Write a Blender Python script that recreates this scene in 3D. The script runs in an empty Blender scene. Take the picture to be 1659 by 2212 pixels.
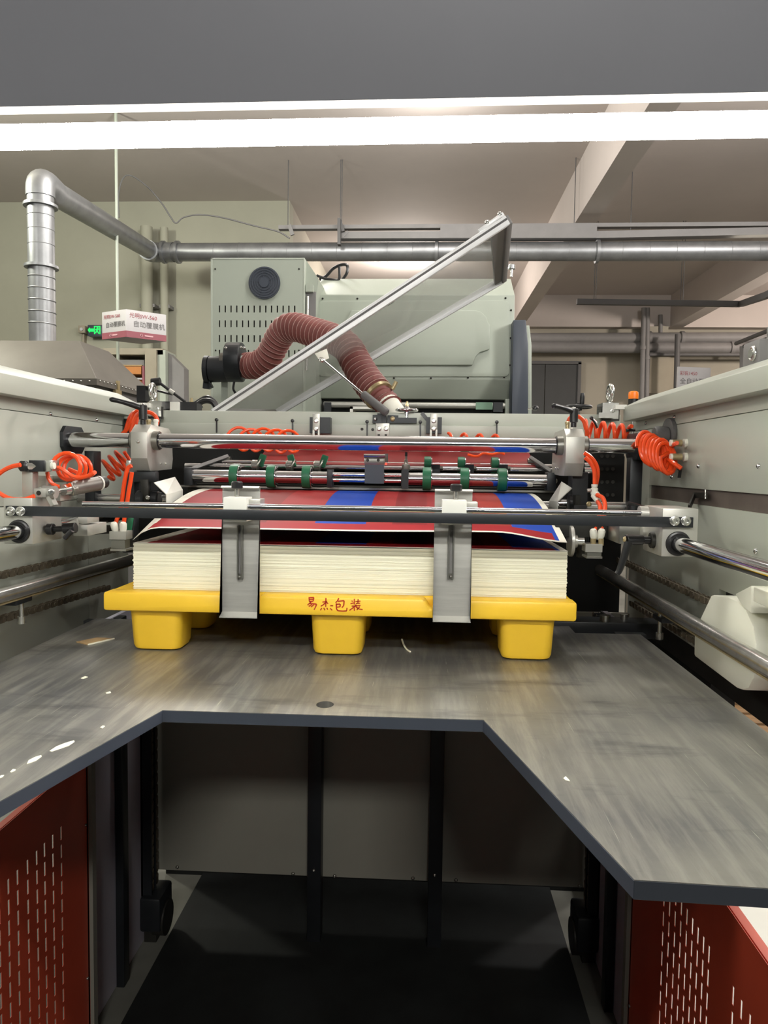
import bpy, bmesh, math, random
from mathutils import Vector as V, Matrix, Euler
random.seed(7)
PI = math.pi
scene = bpy.context.scene
COL = scene.collection

# ------------------------------------------------------------------ camera
F, CX, CY = 1600.0, 829.5, 1106.0            # focal length and centre in photo pixels (1659 x 2212)
EYE = V((.16, 0, 1.57))
_y = V(((915 - CX) / F, (1008 - CY) / F, 1)).normalized()
_s = .01676
_x = V((1, _s, -(_y.x / _y.z + _y.y / _y.z * _s))).normalized()
_z = _x.cross(_y)
RIGHT, DOWN, FWD = V((_x.x, _y.x, _z.x)), V((_x.y, _y.y, _z.y)), V((_x.z, _y.z, _z.z))
cam = bpy.data.objects.new('camera', bpy.data.cameras.new('camera'))
COL.objects.link(cam)
m = Matrix((RIGHT, -DOWN, -FWD)).transposed().to_4x4(); m.translation = EYE
cam.matrix_world = m
cam.data.sensor_fit = 'VERTICAL'; cam.data.sensor_height = 36; cam.data.lens = 36 * F / 2212
cam.data.clip_start = .02; cam.data.clip_end = 100
scene.camera = cam

# ------------------------------------------------------------------ world, hall lamp behind, added fill lights, exposure
w = bpy.data.worlds.new('hall_air'); scene.world = w; w.use_nodes = True
w.node_tree.nodes['Background'].inputs[0].default_value = (.93, .97, 1, 1)
w.node_tree.nodes['Background'].inputs[1].default_value = .03
def area(name, loc, target, sx, sy, power, col=(1, .97, .9)):
    l = bpy.data.lights.new(name, 'AREA'); l.shape = 'RECTANGLE'; l.size = sx; l.size_y = sy; l.energy = power; l.color = col
    o = bpy.data.objects.new(name, l); COL.objects.link(o); o.location = loc
    o.rotation_euler = (V(target) - V(loc)).to_track_quat('-Z', 'Y').to_euler(); return o
area('hall_lamp_behind', (1.25, -6.2, 5.2), (0, 2, 1.2), 1.6, .5, 165)
def fill_point(name, loc, power, col, r=.25):          # unseen point lights, added to brighten the hall and machine
    l = bpy.data.lights.new(name, 'POINT'); l.energy = power; l.color = col; l.shadow_soft_size = r
    o = bpy.data.objects.new(name, l); COL.objects.link(o); o.location = loc; return o
fill_point('fill_left', (-5.2, 6.0, 4.6), 330, (1, 1, .85))
fill_point('fill_ceiling', (-1.6, 6.3, 4.8), 190, (1, .98, .93))
fill_point('fill_middle', (.5, 3.2, 4.6), 110, (1, .98, .92))
fill_point('fill_ceiling_right', (4.2, 6.2, 4.8), 300, (1, .96, .92))
fill_point('fill_far', (.2, 8.0, 5.1), 60, (1, .95, .9))
fill_point('fill_right', (8.5, 13.0, 4.4), 600, (1, .88, .78))
fill_point('fill_side', (4.6, .6, 4.4), 160, (1, .97, .92))
fill_point('fill_side_left', (-4.4, .9, 4.4), 150, (1, .99, .93))
fill_point('fill_aisle', (2.8, 2.0, 3.2), 140, (1, .98, .94))  # added fill to brighten the white pack outside the guard
fill_point('fill_back', (-.2, 14.5, 5.1), 200, (1, .92, .85))
scene.view_settings.view_transform = 'Standard'; scene.view_settings.look = 'None'
scene.view_settings.gamma = 1; scene.view_settings.use_curve_mapping = False
scene.view_settings.exposure = 0.35

# ------------------------------------------------------------------ pixel -> place helpers
def _ray(u, v):
    a, b = (u - CX) / F, (v - CY) / F
    return RIGHT * a + DOWN * b + FWD
def P(u, v, Y): d = _ray(u, v); return EYE + d * (Y / d.y)
def PX(u, v, X): d = _ray(u, v); return EYE + d * ((X - EYE.x) / d.x)
def PZ(u, v, Z): d = _ray(u, v); return EYE + d * ((Z - EYE.z) / d.z)
def L(pts, Y=None):
    out = []
    for p in pts:
        out.append(P(p[0], p[1], p[2] if len(p) > 2 else Y))
    return out
def sp(pts, n=6):                             # smooth path through points (Catmull-Rom)
    pts = [V(p) for p in pts]; q = [pts[0] * 2 - pts[1]] + pts + [pts[-1] * 2 - pts[-2]]; out = []
    for i in range(1, len(q) - 2):
        a, b, c, d = q[i - 1:i + 3]
        for k in range(n):
            t = k / n
            out.append(.5 * ((2 * b) + (c - a) * t + (2 * a - 5 * b + 4 * c - d) * t * t + (3 * b - a - 3 * c + d) * t ** 3))
    out.append(pts[-1]); return out

# ------------------------------------------------------------------ materials
def lin(h):
    h = h.lstrip('#'); r = [int(h[i:i + 2], 16) / 255 for i in (0, 2, 4)]
    return tuple(c / 12.92 if c <= .04045 else ((c + .055) / 1.055) ** 2.4 for c in r) + (1,)
MATS = {}
def mat(name, col, rough=.5, metal=0, var=.08, scale=6, bump=0, stretch=(1, 1, 1), col2=None, spec=.5):
    m = bpy.data.materials.new(name); m.use_nodes = True; nt = m.node_tree; b = nt.nodes['Principled BSDF']
    c = lin(col); d = lin(col2) if col2 else tuple(x * (1 - var * 2.2) for x in c[:3]) + (1,)
    tc = nt.nodes.new('ShaderNodeTexCoord'); mp = nt.nodes.new('ShaderNodeMapping'); mp.inputs['Scale'].default_value = stretch
    nz = nt.nodes.new('ShaderNodeTexNoise'); nz.inputs['Scale'].default_value = scale; nz.inputs['Detail'].default_value = 6
    nz.inputs['Roughness'].default_value = .62
    rp = nt.nodes.new('ShaderNodeValToRGB'); rp.color_ramp.elements[0].position = .3; rp.color_ramp.elements[1].position = .68
    rp.color_ramp.elements[0].color = d; rp.color_ramp.elements[1].color = c
    nt.links.new(tc.outputs['Object'], mp.inputs[0]); nt.links.new(mp.outputs[0], nz.inputs['Vector'])
    nt.links.new(nz.outputs[0], rp.inputs[0]); nt.links.new(rp.outputs[0], b.inputs['Base Color'])
    b.inputs['Roughness'].default_value = rough; b.inputs['Metallic'].default_value = metal; b.inputs['Specular IOR Level'].default_value = spec
    if bump:
        bp = nt.nodes.new('ShaderNodeBump'); bp.inputs['Strength'].default_value = bump; bp.inputs['Distance'].default_value = .002
        nt.links.new(nz.outputs[0], bp.inputs['Height']); nt.links.new(bp.outputs[0], b.inputs['Normal'])
    MATS[name] = m; return m
def emis(name, col, s):
    m = bpy.data.materials.new(name); m.use_nodes = True; nt = m.node_tree; nt.nodes.remove(nt.nodes['Principled BSDF'])
    e = nt.nodes.new('ShaderNodeEmission'); e.inputs[0].default_value = lin(col); e.inputs[1].default_value = s
    nt.links.new(e.outputs[0], nt.nodes['Material Output'].inputs[0]); MATS[name] = m; return m
mat('paint', '#b0b4a9', .38, 0, .03, 2.5)
mat('paint_far', '#a4ab9f', .45, 0, .03, 2)
mat('paint_white', '#dadad2', .4, 0, .02, 8)
mat('pit_panel', '#8d8c82', .5, 0, .05, 3)
mat('paint_purple', '#bbb9c6', .5, 0, .05, 3)
mat('steel_plate', '#7d7d78', .36, .75, .2, 3, .05)
mat('steel', '#9c9b94', .34, .9, .08, 9)
mat('brushed', '#c6c5bf', .4, .6, .1, 6, 0, (1, 1, 12))
mat('alu', '#b9b8b1', .38, .55, .04, 20)
mat('alu_profile', '#e2e3e4', .35, .15, .03, 10)
mat('chrome', '#d8d8da', .09, 1, .03, 14)
mat('chrome_worn', '#c9c7c3', .26, .85, .12, 8, 0, (1, 6, 1))
mat('zinc', '#c9c9c4', .25, .9, .06, 30)
mat('black_metal', '#24272b', .42, .2, .15, 8)
mat('black_plastic', '#1b1b1d', .33, 0, .1, 8)
mat('dark_iron', '#34332f', .5, .4, .25, 9)
mat('blue_grey', '#3f4550', .42, 0, .06, 5)
mat('dark_fill', '#0f1212', .7, 0, .3, 7)  # near-black standing in for shade in gaps and cavities, also for dark parts
mat('chain_steel', '#7b7160', .5, .35, .25, 40)
mat('orange_hose', '#f0501e', .28, 0, .04, 30)
mat('yellow_plastic', '#f5c734', .42, 0, .05, 4, .03)
mat('yellow_dirty', '#d8a72c', .5, 0, .1, 14)
mat('red_paint', '#d8563a', .42, 0, .08, 3)
mat('ink_red', '#c42c18', .5, 0, .12, 40)
mat('green_rubber', '#1d6a48', .45, 0, .1, 30)
mat('red_print', '#8e1f25', .42, 0, .1, 5)
mat('cream_plastic', '#f0f0e0', .42, 0, .02, 4)
mat('brass', '#b5a47e', .35, .6, .06, 20)
mat('white_plastic', '#e6e4d8', .4, 0, .03, 20)
mat('wall_paint', '#a39d8f', .85, 0, .05, .7)
mat('wall_green', '#a5a494', .85, 0, .05, .6)
mat('ceiling_paint', '#c3bab4', .85, 0, .04, .6)
mat('concrete', '#77776f', .8, 0, .2, 2.2)
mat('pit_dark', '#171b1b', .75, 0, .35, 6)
mat('duct_metal', '#9b9d9f', .42, .75, .12, 5)
mat('hood_metal', '#625e57', .55, .25, .08, 3)
mat('trunk_grey', '#7d7b7a', .6, 0, .06, 5)
mat('trunk_dark', '#585757', .6, 0, .06, 5)
mat('hose_red', '#7c423d', .6, 0, .12, 12)
mat('hose_wire', '#b9958d', .5, 0, .03, 12)
mat('gantry', '#aeb0ba', .5, .1, .04, 2)
mat('sign_white', '#b8b6b7', .6, 0, .02, 6)
mat('sign_red', '#8d4d57', .6, 0, .04, 6)
mat('sign_text', '#6d6b6b', .6, 0, .02, 6)
mat('sign_text_red', '#a0595e', .6, 0, .02, 6)
mat('sign_pale', '#c79aa0', .6, 0, .02, 6)
mat('beige', '#978f7e', .7, 0, .05, 4)
mat('orange_box', '#bd7a3b', .6, 0, .06, 6)
mat('beacon_orange', '#f07c1e', .35, 0, .02, 6)
mat('wood', '#8a6a45', .7, 0, .25, 6, .1, (1, 8, 1))
mat('cardboard', '#a98c62', .7, 0, .1, 8)
mat('door_dark', '#3c3d3d', .55, 0, .06, 3)
mat('red_feed', '#8e2c2c', .45, 0, .1, 5)
mat('slot_steel', '#6b615a', .5, .3, .15, 8)
mat('cylinder_grey', '#77726c', .4, .5, .1, 14)
mat('label_green', '#6f8f7a', .6, 0, .05, 6)
emis('tube_glow', '#fcfbf2', 58)
emis('reflection_glow', '#fff9ec', 1.6)  # weak glow for the imitated reflection of the tube
emis('exit_green', '#28e85a', 1.6)
emis('red_led', '#ff3a2a', 3)
emis('far_tube', '#fff4e0', 3.0)

def rubbed_steel():                           # the lifting plate: black-grey rolled steel, rubbed bright with brown haze and scratches
    m = bpy.data.materials.new('rubbed_plate'); m.use_nodes = True; nt = m.node_tree; b = nt.nodes['Principled BSDF']; N = nt.nodes.new; K = nt.links.new
    tc = N('ShaderNodeTexCoord')
    def noise(sc, st=(1, 1, 1), rot=0, det=8):
        mp = N('ShaderNodeMapping'); mp.inputs['Scale'].default_value = st; mp.inputs['Rotation'].default_value = (0, 0, rot)
        n = N('ShaderNodeTexNoise'); n.inputs['Scale'].default_value = sc; n.inputs['Detail'].default_value = det; n.inputs['Roughness'].default_value = .65
        K(tc.outputs['Object'], mp.inputs[0]); K(mp.outputs[0], n.inputs['Vector']); return n
    def ramp(src, p0, p1, c0, c1):
        r = N('ShaderNodeValToRGB'); e = r.color_ramp.elements; e[0].position = p0; e[1].position = p1; e[0].color = c0; e[1].color = c1; K(src, r.inputs[0]); return r
    def mix(f, a, c):
        x = N('ShaderNodeMix'); x.data_type = 'RGBA'; K(f, x.inputs['Factor']); K(a, x.inputs[6]); K(c, x.inputs[7]); return x.outputs[2]
    big = noise(2.6); r1 = ramp(big.outputs[0], .32, .7, lin('#606165'), lin('#8f8d84'))
    st = noise(5, (9, .7, 1), .25); r2 = ramp(st.outputs[0], .44, .62, (0, 0, 0, 1), (1, 1, 1, 1))
    pale = N('ShaderNodeRGB'); pale.outputs[0].default_value = lin('#a5a39a')
    mu = N('ShaderNodeMath'); mu.operation = 'MULTIPLY'; mu.inputs[1].default_value = .5; K(r2.outputs[0], mu.inputs[0])
    c1 = mix(mu.outputs[0], r1.outputs[0], pale.outputs[0])
    dk = noise(4, (.8, 3, 1), .5); r3 = ramp(dk.outputs[0], .55, .72, (0, 0, 0, 1), (.75, .75, .75, 1))
    dark = N('ShaderNodeRGB'); dark.outputs[0].default_value = lin('#45464a')
    c2 = mix(r3.outputs[0], c1, dark.outputs[0])
    sc = noise(16, (14, .35, 1), .35, 3); r4 = ramp(sc.outputs[0], .69, .72, (0, 0, 0, 1), (.7, .7, .7, 1))
    br = N('ShaderNodeRGB'); br.outputs[0].default_value = lin('#b9b6aa')
    c3 = mix(r4.outputs[0], c2, br.outputs[0])
    K(c3, b.inputs['Base Color']); b.inputs['Metallic'].default_value = .55
    rr = ramp(big.outputs[0], .3, .75, (.3, .3, .3, 1), (.46, .46, .46, 1)); K(rr.outputs[0], b.inputs['Roughness'])
    bp = N('ShaderNodeBump'); bp.inputs['Strength'].default_value = .08; bp.inputs['Distance'].default_value = .001
    K(st.outputs[0], bp.inputs['Height']); K(bp.outputs[0], b.inputs['Normal'])
    MATS['rubbed_plate'] = m
rubbed_steel()
def paper_edges():                            # edges of stacked board: cream, thin level lines
    m = bpy.data.materials.new('paper_edge'); m.use_nodes = True; nt = m.node_tree; b = nt.nodes['Principled BSDF']; N = nt.nodes.new; K = nt.links.new
    tc = N('ShaderNodeTexCoord'); mp = N('ShaderNodeMapping'); mp.inputs['Scale'].default_value = (.35, .35, 320)
    n = N('ShaderNodeTexNoise'); n.inputs['Scale'].default_value = 1; n.inputs['Detail'].default_value = 3
    r = N('ShaderNodeValToRGB'); e = r.color_ramp.elements; e[0].position = .3; e[0].color = lin('#cdcab2'); e[1].position = .5; e[1].color = lin('#efedd8')
    K(tc.outputs['Object'], mp.inputs[0]); K(mp.outputs[0], n.inputs['Vector']); K(n.outputs[0], r.inputs[0]); K(r.outputs[0], b.inputs['Base Color'])
    b.inputs['Roughness'].default_value = .8; MATS['paper_edge'] = m
paper_edges()
def printed(name):                            # offset-printed sheet: red fields, two blue stripes, white margin (by UV)
    m = bpy.data.materials.new(name); m.use_nodes = True; nt = m.node_tree; b = nt.nodes['Principled BSDF']; N = nt.nodes.new; K = nt.links.new
    uv = N('ShaderNodeUVMap'); sx = N('ShaderNodeSeparateXYZ'); K(uv.outputs[0], sx.inputs[0])
    r = N('ShaderNodeValToRGB'); r.color_ramp.interpolation = 'CONSTANT'
    stops = [(0, '#e4e2d6'), (.035, '#8e1f25'), (.20, '#7b2422'), (.30, '#93292a'), (.416, '#1a3f9e'), (.536, '#93292a'), (.60, '#761c20'), (.68, '#862326'), (.82, '#93302a'), (.88, '#1d46ab'), (.982, '#e4e2d6')]
    e = r.color_ramp.elements; e[0].position = 0; e[0].color = lin(stops[0][1]); e[1].position = stops[1][0]; e[1].color = lin(stops[1][1])
    for p, c in stops[2:]:
        k = e.new(p); k.color = lin(c)
    K(sx.outputs[0], r.inputs[0])
    fr = N('ShaderNodeValToRGB'); fr.color_ramp.interpolation = 'CONSTANT'; q = fr.color_ramp.elements
    q[0].position = 0; q[0].color = (1, 1, 1, 1); q[1].position = .012; q[1].color = (.5, .5, .5, 1); k = q.new(.10); k.color = (0, 0, 0, 1)
    K(sx.outputs[1], fr.inputs[0])
    def mix(f, a, c):
        x = N('ShaderNodeMix'); x.data_type = 'RGBA'; K(f, x.inputs['Factor']); K(a, x.inputs[6]); x.inputs[7].default_value = c; return x.outputs[2]
    g1 = N('ShaderNodeMath'); g1.operation = 'GREATER_THAN'; g1.inputs[1].default_value = .9; K(fr.outputs[0], g1.inputs[0])
    g2 = N('ShaderNodeMath'); g2.operation = 'GREATER_THAN'; g2.inputs[1].default_value = .2; K(fr.outputs[0], g2.inputs[0])
    ins = N('ShaderNodeMath'); ins.operation = 'LESS_THAN'; ins.inputs[1].default_value = .975; K(sx.outputs[0], ins.inputs[0])
    ins2 = N('ShaderNodeMath'); ins2.operation = 'GREATER_THAN'; ins2.inputs[1].default_value = .03; K(sx.outputs[0], ins2.inputs[0])
    mm = N('ShaderNodeMath'); mm.operation = 'MULTIPLY'; K(g2.outputs[0], mm.inputs[0]); K(ins.outputs[0], mm.inputs[1])
    m2 = N('ShaderNodeMath'); m2.operation = 'MULTIPLY'; K(mm.outputs[0], m2.inputs[0]); K(ins2.outputs[0], m2.inputs[1])
    c = mix(m2.outputs[0], r.outputs[0], lin('#961d24')); c = mix(g1.outputs[0], c, lin('#e4e2d6'))
    K(c, b.inputs['Base Color']); b.inputs['Roughness'].default_value = .5; b.inputs['Specular IOR Level'].default_value = .08; MATS[name] = m
printed('sheet_print')
def acrylic():
    m = bpy.data.materials.new('acrylic'); m.use_nodes = True; nt = m.node_tree; nt.nodes.remove(nt.nodes['Principled BSDF']); N = nt.nodes.new; K = nt.links.new
    t = N('ShaderNodeBsdfTransparent'); t.inputs[0].default_value = (.93, .94, .93, 1)
    g = N('ShaderNodeBsdfGlossy'); g.inputs['Roughness'].default_value = .08; g.inputs[0].default_value = (.9, .9, .9, 1)
    d = N('ShaderNodeBsdfDiffuse'); d.inputs[0].default_value = lin('#c9c9c8')
    a = N('ShaderNodeMixShader'); a.inputs[0].default_value = .3; K(t.outputs[0], a.inputs[1]); K(d.outputs[0], a.inputs[2])
    c = N('ShaderNodeMixShader'); c.inputs[0].default_value = .07; K(a.outputs[0], c.inputs[1]); K(g.outputs[0], c.inputs[2])
    K(c.outputs[0], nt.nodes['Material Output'].inputs[0]); MATS['acrylic'] = m
acrylic()

# ------------------------------------------------------------------ mesh building
class MB:
    def __init__(s): s.bm = bmesh.new()
    def _face(s, vs):
        try: return s.bm.faces.new(vs)
        except ValueError: return None
    def hexa(s, p, b=0, seg=2):               # p: 8 corners, bottom 4 then top 4
        vs = [s.bm.verts.new(q) for q in p]
        fs = [s._face([vs[i] for i in f]) for f in ((3, 2, 1, 0), (4, 5, 6, 7), (0, 1, 5, 4), (1, 2, 6, 5), (2, 3, 7, 6), (3, 0, 4, 7))]
        if b:
            es = {e for f in fs for e in f.edges}
            bmesh.ops.bevel(s.bm, geom=list(es), offset=b, segments=seg, affect='EDGES', profile=.5)
        return s
    def box(s, x0, x1, y0, y1, z0, z1, b=0, seg=2):
        return s.hexa([(x0, y0, z0), (x1, y0, z0), (x1, y1, z0), (x0, y1, z0), (x0, y0, z1), (x1, y0, z1), (x1, y1, z1), (x0, y1, z1)], b, seg)
    def bar(s, a, c, wd, ht, up=(0, 0, 1), b=0):   # rectangular bar from a to c
        a, c = V(a), V(c); d = (c - a).normalized(); sd = d.cross(V(up)).normalized(); u = sd.cross(d)
        q = []
        for z in (-1, 1):
            for (e, t) in ((a, -1), (a, 1), (c, 1), (c, -1)):
                q.append(e + sd * (t * wd / 2) + u * (z * ht / 2))
        return s.hexa(q, b)
    def prism(s, poly, ax, a, c, b=0):
        f = {'x': lambda p, t: (t, p[0], p[1]), 'y': lambda p, t: (p[0], t, p[1]), 'z': lambda p, t: (p[0], p[1], t)}[ax]
        A = [s.bm.verts.new(f(p, a)) for p in poly]; B = [s.bm.verts.new(f(p, c)) for p in poly]; n = len(poly)
        fs = [s._face(A), s._face(B[::-1])] + [s._face([A[i], B[i], B[(i + 1) % n], A[(i + 1) % n]]) for i in range(n)]
        bmesh.ops.recalc_face_normals(s.bm, faces=[x for x in fs if x])
        if b: bmesh.ops.bevel(s.bm, geom=list({e for x in fs for e in x.edges}), offset=b, segments=2, affect='EDGES', profile=.5)
        return s
    def loft(s, rings, cap=True, closed=True):
        R = [[s.bm.verts.new(p) for p in r] for r in rings]; n = len(rings[0])
        for i in range(len(R) - 1):
            for j in range(n if closed else n - 1):
                k = (j + 1) % n; s._face([R[i][j], R[i][k], R[i + 1][k], R[i + 1][j]])
        if cap: s._face(R[0][::-1]); s._face(R[-1])
        return s
    def lathe(s, prof, org, ax, seg=16, cap=True):  # prof: (radius, distance along ax)
        ax = V(ax).normalized(); t = V((0, 0, 1)) if abs(ax.z) < .9 else V((1, 0, 0)); e = ax.cross(t).normalized(); g = ax.cross(e); o = V(org)
        return s.loft([[o + ax * h + (e * math.cos(2 * PI * k / seg) + g * math.sin(2 * PI * k / seg)) * r for k in range(seg)] for r, h in prof], cap)
    def cyl(s, a, c, r, seg=16, r2=None, ch=0):
        a, c = V(a), V(c); h = (c - a).length; r2 = r if r2 is None else r2
        pr = [(r, 0), (r2, h)] if not ch else [(r - ch, 0), (r, ch), (r2, h - ch), (r2 - ch, h)]
        return s.lathe(pr, a, c - a, seg)
    def tube(s, pts, r, seg=8):
        pts = [V(p) for p in pts]; t = (pts[1] - pts[0]).normalized(); u = t.orthogonal().normalized(); rings = []
        for i, p in enumerate(pts):
            t2 = (pts[min(i + 1, len(pts) - 1)] - pts[max(i - 1, 0)]).normalized()
            u = (u - t2 * u.dot(t2)).normalized(); v = t2.cross(u); rr = r[i] if isinstance(r, (list, tuple)) else r
            rings.append([p + (u * math.cos(2 * PI * k / seg) + v * math.sin(2 * PI * k / seg)) * rr for k in range(seg)])
        return s.loft(rings)
    def torus(s, c, ax, R, r, n=24, seg=8):
        ax = V(ax).normalized(); e = ax.orthogonal().normalized(); g = ax.cross(e); c = V(c); rings = []
        for i in range(n):
            a = 2 * PI * i / n; d = e * math.cos(a) + g * math.sin(a)
            rings.append([c + d * (R + r * math.cos(2 * PI * k / seg)) + ax * (r * math.sin(2 * PI * k / seg)) for k in range(seg)])
        return s.loft(rings + [rings[0]], cap=False)
    def poly(s, pts): s._face([s.bm.verts.new(p) for p in pts]); return s
    def panel(s, u0, u1, v0, v1, holes, fn, th):   # plate with rectangular holes; fn(u, v, t) -> point, t in 0..th
        us = sorted({u0, u1} | {h[0] for h in holes} | {h[1] for h in holes}); vs = sorted({v0, v1} | {h[2] for h in holes} | {h[3] for h in holes})
        H = set()
        iu = {u: i for i, u in enumerate(us)}; iv = {v: i for i, v in enumerate(vs)}
        for h in holes:
            for i in range(iu[h[0]], iu[h[1]]):
                for j in range(iv[h[2]], iv[h[3]]): H.add((i, j))
        vv = {}
        def g(i, j, t):
            k = (i, j, t)
            if k not in vv: vv[k] = s.bm.verts.new(fn(us[i], vs[j], t))
            return vv[k]
        nu, nv = len(us) - 1, len(vs) - 1
        for i in range(nu):
            for j in range(nv):
                if (i, j) in H: continue
                s._face([g(i, j, 0), g(i + 1, j, 0), g(i + 1, j + 1, 0), g(i, j + 1, 0)])
                s._face([g(i, j + 1, th), g(i + 1, j + 1, th), g(i + 1, j, th), g(i, j, th)])
                for (a, b, di, dj) in (((i, j), (i + 1, j), 0, -1), ((i + 1, j), (i + 1, j + 1), 1, 0), ((i + 1, j + 1), (i, j + 1), 0, 1), ((i, j + 1), (i, j), -1, 0)):
                    x, y = i + di, j + dj
                    if (x, y) in H or not (0 <= x < nu and 0 <= y < nv):
                        s._face([g(*a, 0), g(*a, th), g(*b, th), g(*b, 0)])
        return s
WO = {}
def origin(o): return WO.get(o.name, V((0, 0, 0)))
def thing(name, loc, label, cat, group=None, kind=None, parent=None):
    o = bpy.data.objects.new(name, None); COL.objects.link(o); o.empty_display_size = .05; loc = V(loc)
    if parent: o.parent = parent; o.location = loc - origin(parent)
    else: o.location = loc
    WO[o.name] = loc
    if label: o['label'] = label
    if cat: o['category'] = cat
    if group: o['group'] = group
    if kind: o['kind'] = kind
    return o
def obj(name, mb, mt, parent=None, label=None, cat=None, group=None, kind=None, ang=38, uv=None):
    me = bpy.data.meshes.new(name); bm = mb.bm
    bmesh.ops.recalc_face_normals(bm, faces=bm.faces)
    xs = [v.co for v in bm.verts]
    lo = V((min(v.x for v in xs), min(v.y for v in xs), min(v.z for v in xs))); hi = V((max(v.x for v in xs), max(v.y for v in xs), max(v.z for v in xs)))
    og = V(((lo.x + hi.x) / 2, (lo.y + hi.y) / 2, lo.z))
    bmesh.ops.translate(bm, verts=bm.verts, vec=-og)
    bm.to_mesh(me); bm.free()
    for p in me.polygons: p.use_smooth = True
    me.set_sharp_from_angle(angle=math.radians(ang))
    me.materials.append(MATS[mt])
    o = bpy.data.objects.new(name, me); COL.objects.link(o); WO[o.name] = og
    if parent: o.parent = parent; o.location = og - origin(parent)
    else: o.location = og
    if label: o['label'] = label
    if cat: o['category'] = cat
    if group: o['group'] = group
    if kind: o['kind'] = kind
    return o
def rep(src, loc, parent=None, rot=None, label=None, name=None):     # copy of a one-mesh piece, at a place in the world
    o = src.copy(); COL.objects.link(o); loc = V(loc); WO[o.name] = loc
    o.parent = parent; o.location = loc - (origin(parent) if parent else V((0, 0, 0)))
    if rot is not None: o.rotation_euler = rot
    if label: o['label'] = label
    return o
def shift(src, d, parent): return rep(src, origin(src) + V(d), parent)
def B(): return MB()
def struct(name, mb, mt, parent=None): return obj(name, mb, mt, parent, kind=None if parent else 'structure')
BOLTS = {}
def bolt(parent, p, n, r, mt='zinc', washer=True, name='bolt'):      # socket-head bolt, head towards n
    n = V(n).normalized(); k = (round(r, 4), tuple(round(c, 2) for c in n), mt, washer, name); p = V(p)
    if k in BOLTS:
        src, off = BOLTS[k]; return rep(src, p + off, parent)
    b = B()
    if washer: b.lathe([(r, 0), (r, r * .22), (r * .92, r * .28), (r * .66, r * .3), (r * .66, r * .9), (r * .56, r * 1.0), (r * .34, r * 1.0), (r * .32, r * .6)], p, n, 14)
    else: b.lathe([(r, 0), (r, r * .3), (r * .75, r * .7), (r * .36, r * .85), (r * .34, r * .5)], p, n, 12)
    o = obj(name, b, mt, parent); BOLTS[k] = (o, origin(o) - p); return o
def text(parent, name, s, size, org, xdir, ydir, mt, depth=.0006, align='LEFT'):
    cu = bpy.data.curves.new('t', 'FONT'); cu.body = s; cu.size = size; cu.align_x = align; cu.extrude = depth; cu.resolution_u = 3
    t = bpy.data.objects.new('t', cu); COL.objects.link(t); dg = bpy.context.evaluated_depsgraph_get(); dg.update()
    me = bpy.data.meshes.new_from_object(t.evaluated_get(dg)); bpy.data.objects.remove(t); bpy.data.curves.remove(cu)
    xd, yd = V(xdir).normalized(), V(ydir).normalized(); zd = xd.cross(yd); M = Matrix((xd, yd, zd)).transposed().to_4x4()
    me.transform(M); me.name = name; me.materials.clear(); me.materials.append(MATS[mt])
    o = bpy.data.objects.new(name, me); COL.objects.link(o); WO[o.name] = V(org); o.parent = parent; o.location = V(org) - origin(parent); return o
def coil(p0, p1, R, turns, lead0=(), lead1=(), n=16, ph=0, grow=0, up=(0, 0, 1)):   # path of a coiled hose round the axis p0-p1
    p0, p1 = V(p0), V(p1); ax = (p1 - p0).normalized(); e = (V(up) - ax * V(up).dot(ax)).normalized(); g = ax.cross(e); out = [V(q) for q in lead0]
    N = int(turns * n)
    for i in range(N + 1):
        a = 2 * PI * i / n + ph; rr = R * (1 + grow * i / N) * (1 + .05 * math.sin(i * .37))
        out.append(p0.lerp(p1, i / N) + (e * math.cos(a) + g * math.sin(a)) * rr)
    return out + [V(q) for q in lead1]

# ================================================================== THE HALL (setting)
struct('floor', B().box(-14, 14, -4, 18.3, -.1, 0), 'concrete')
struct('ceiling', B().box(-14, 14, -4, 18.3, 5.6, 5.75), 'ceiling_paint')
struct('wall_back', B().box(-2.1, 14, 18, 18.3, 0, 5.6), 'wall_paint')
wl = struct('wall_left', B().box(-14, -1.95, 11.5, 11.8, 0, 5.6), 'wall_green')
struct('wall_return', B().box(-2.1, -1.95, 11.8, 18, 0, 5.6), 'wall_paint')
struct('trim_1', B().box(2.14, 2.42, -4, 17.7, 4.87, 5.6), 'ceiling_paint')
struct('trim_2', B().box(5.8, 6.1, -4, 17.7, 4.87, 5.6), 'ceiling_paint')
struct('trim_3', B().box(-2.0, 14, 17.7, 18, 4.87, 5.6), 'ceiling_paint')
a = P(1396, 700, 17.9); struct('trim_4', B().box(a.x - .02, a.x + .42, 17.6, 18.0, 0, 4.87), 'wall_paint')
# dark double door in the back wall
d0, d1 = P(1140, 783, 17.95), P(1247, 885, 17.95)
dr = thing('door_1', (d0.x, 17.9, 0), None, None, kind='structure')
obj('door_frame', B().box(d1.x - .02, d1.x + .05, 17.88, 18, 0, d0.z).box(d0.x, d1.x + .05, 17.88, 18, d0.z - .04, d0.z + .03), 'trunk_dark', dr)
mid = P(1178, 800, 17.9).x
obj('door_leaf', B().box(d0.x, mid - .01, 17.92, 17.98, 0, d0.z - .05), 'door_dark', dr)
obj('door_leaf', B().box(mid + .01, d1.x - .02, 17.92, 17.98, 0, d0.z - .05), 'door_dark', dr)

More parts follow.
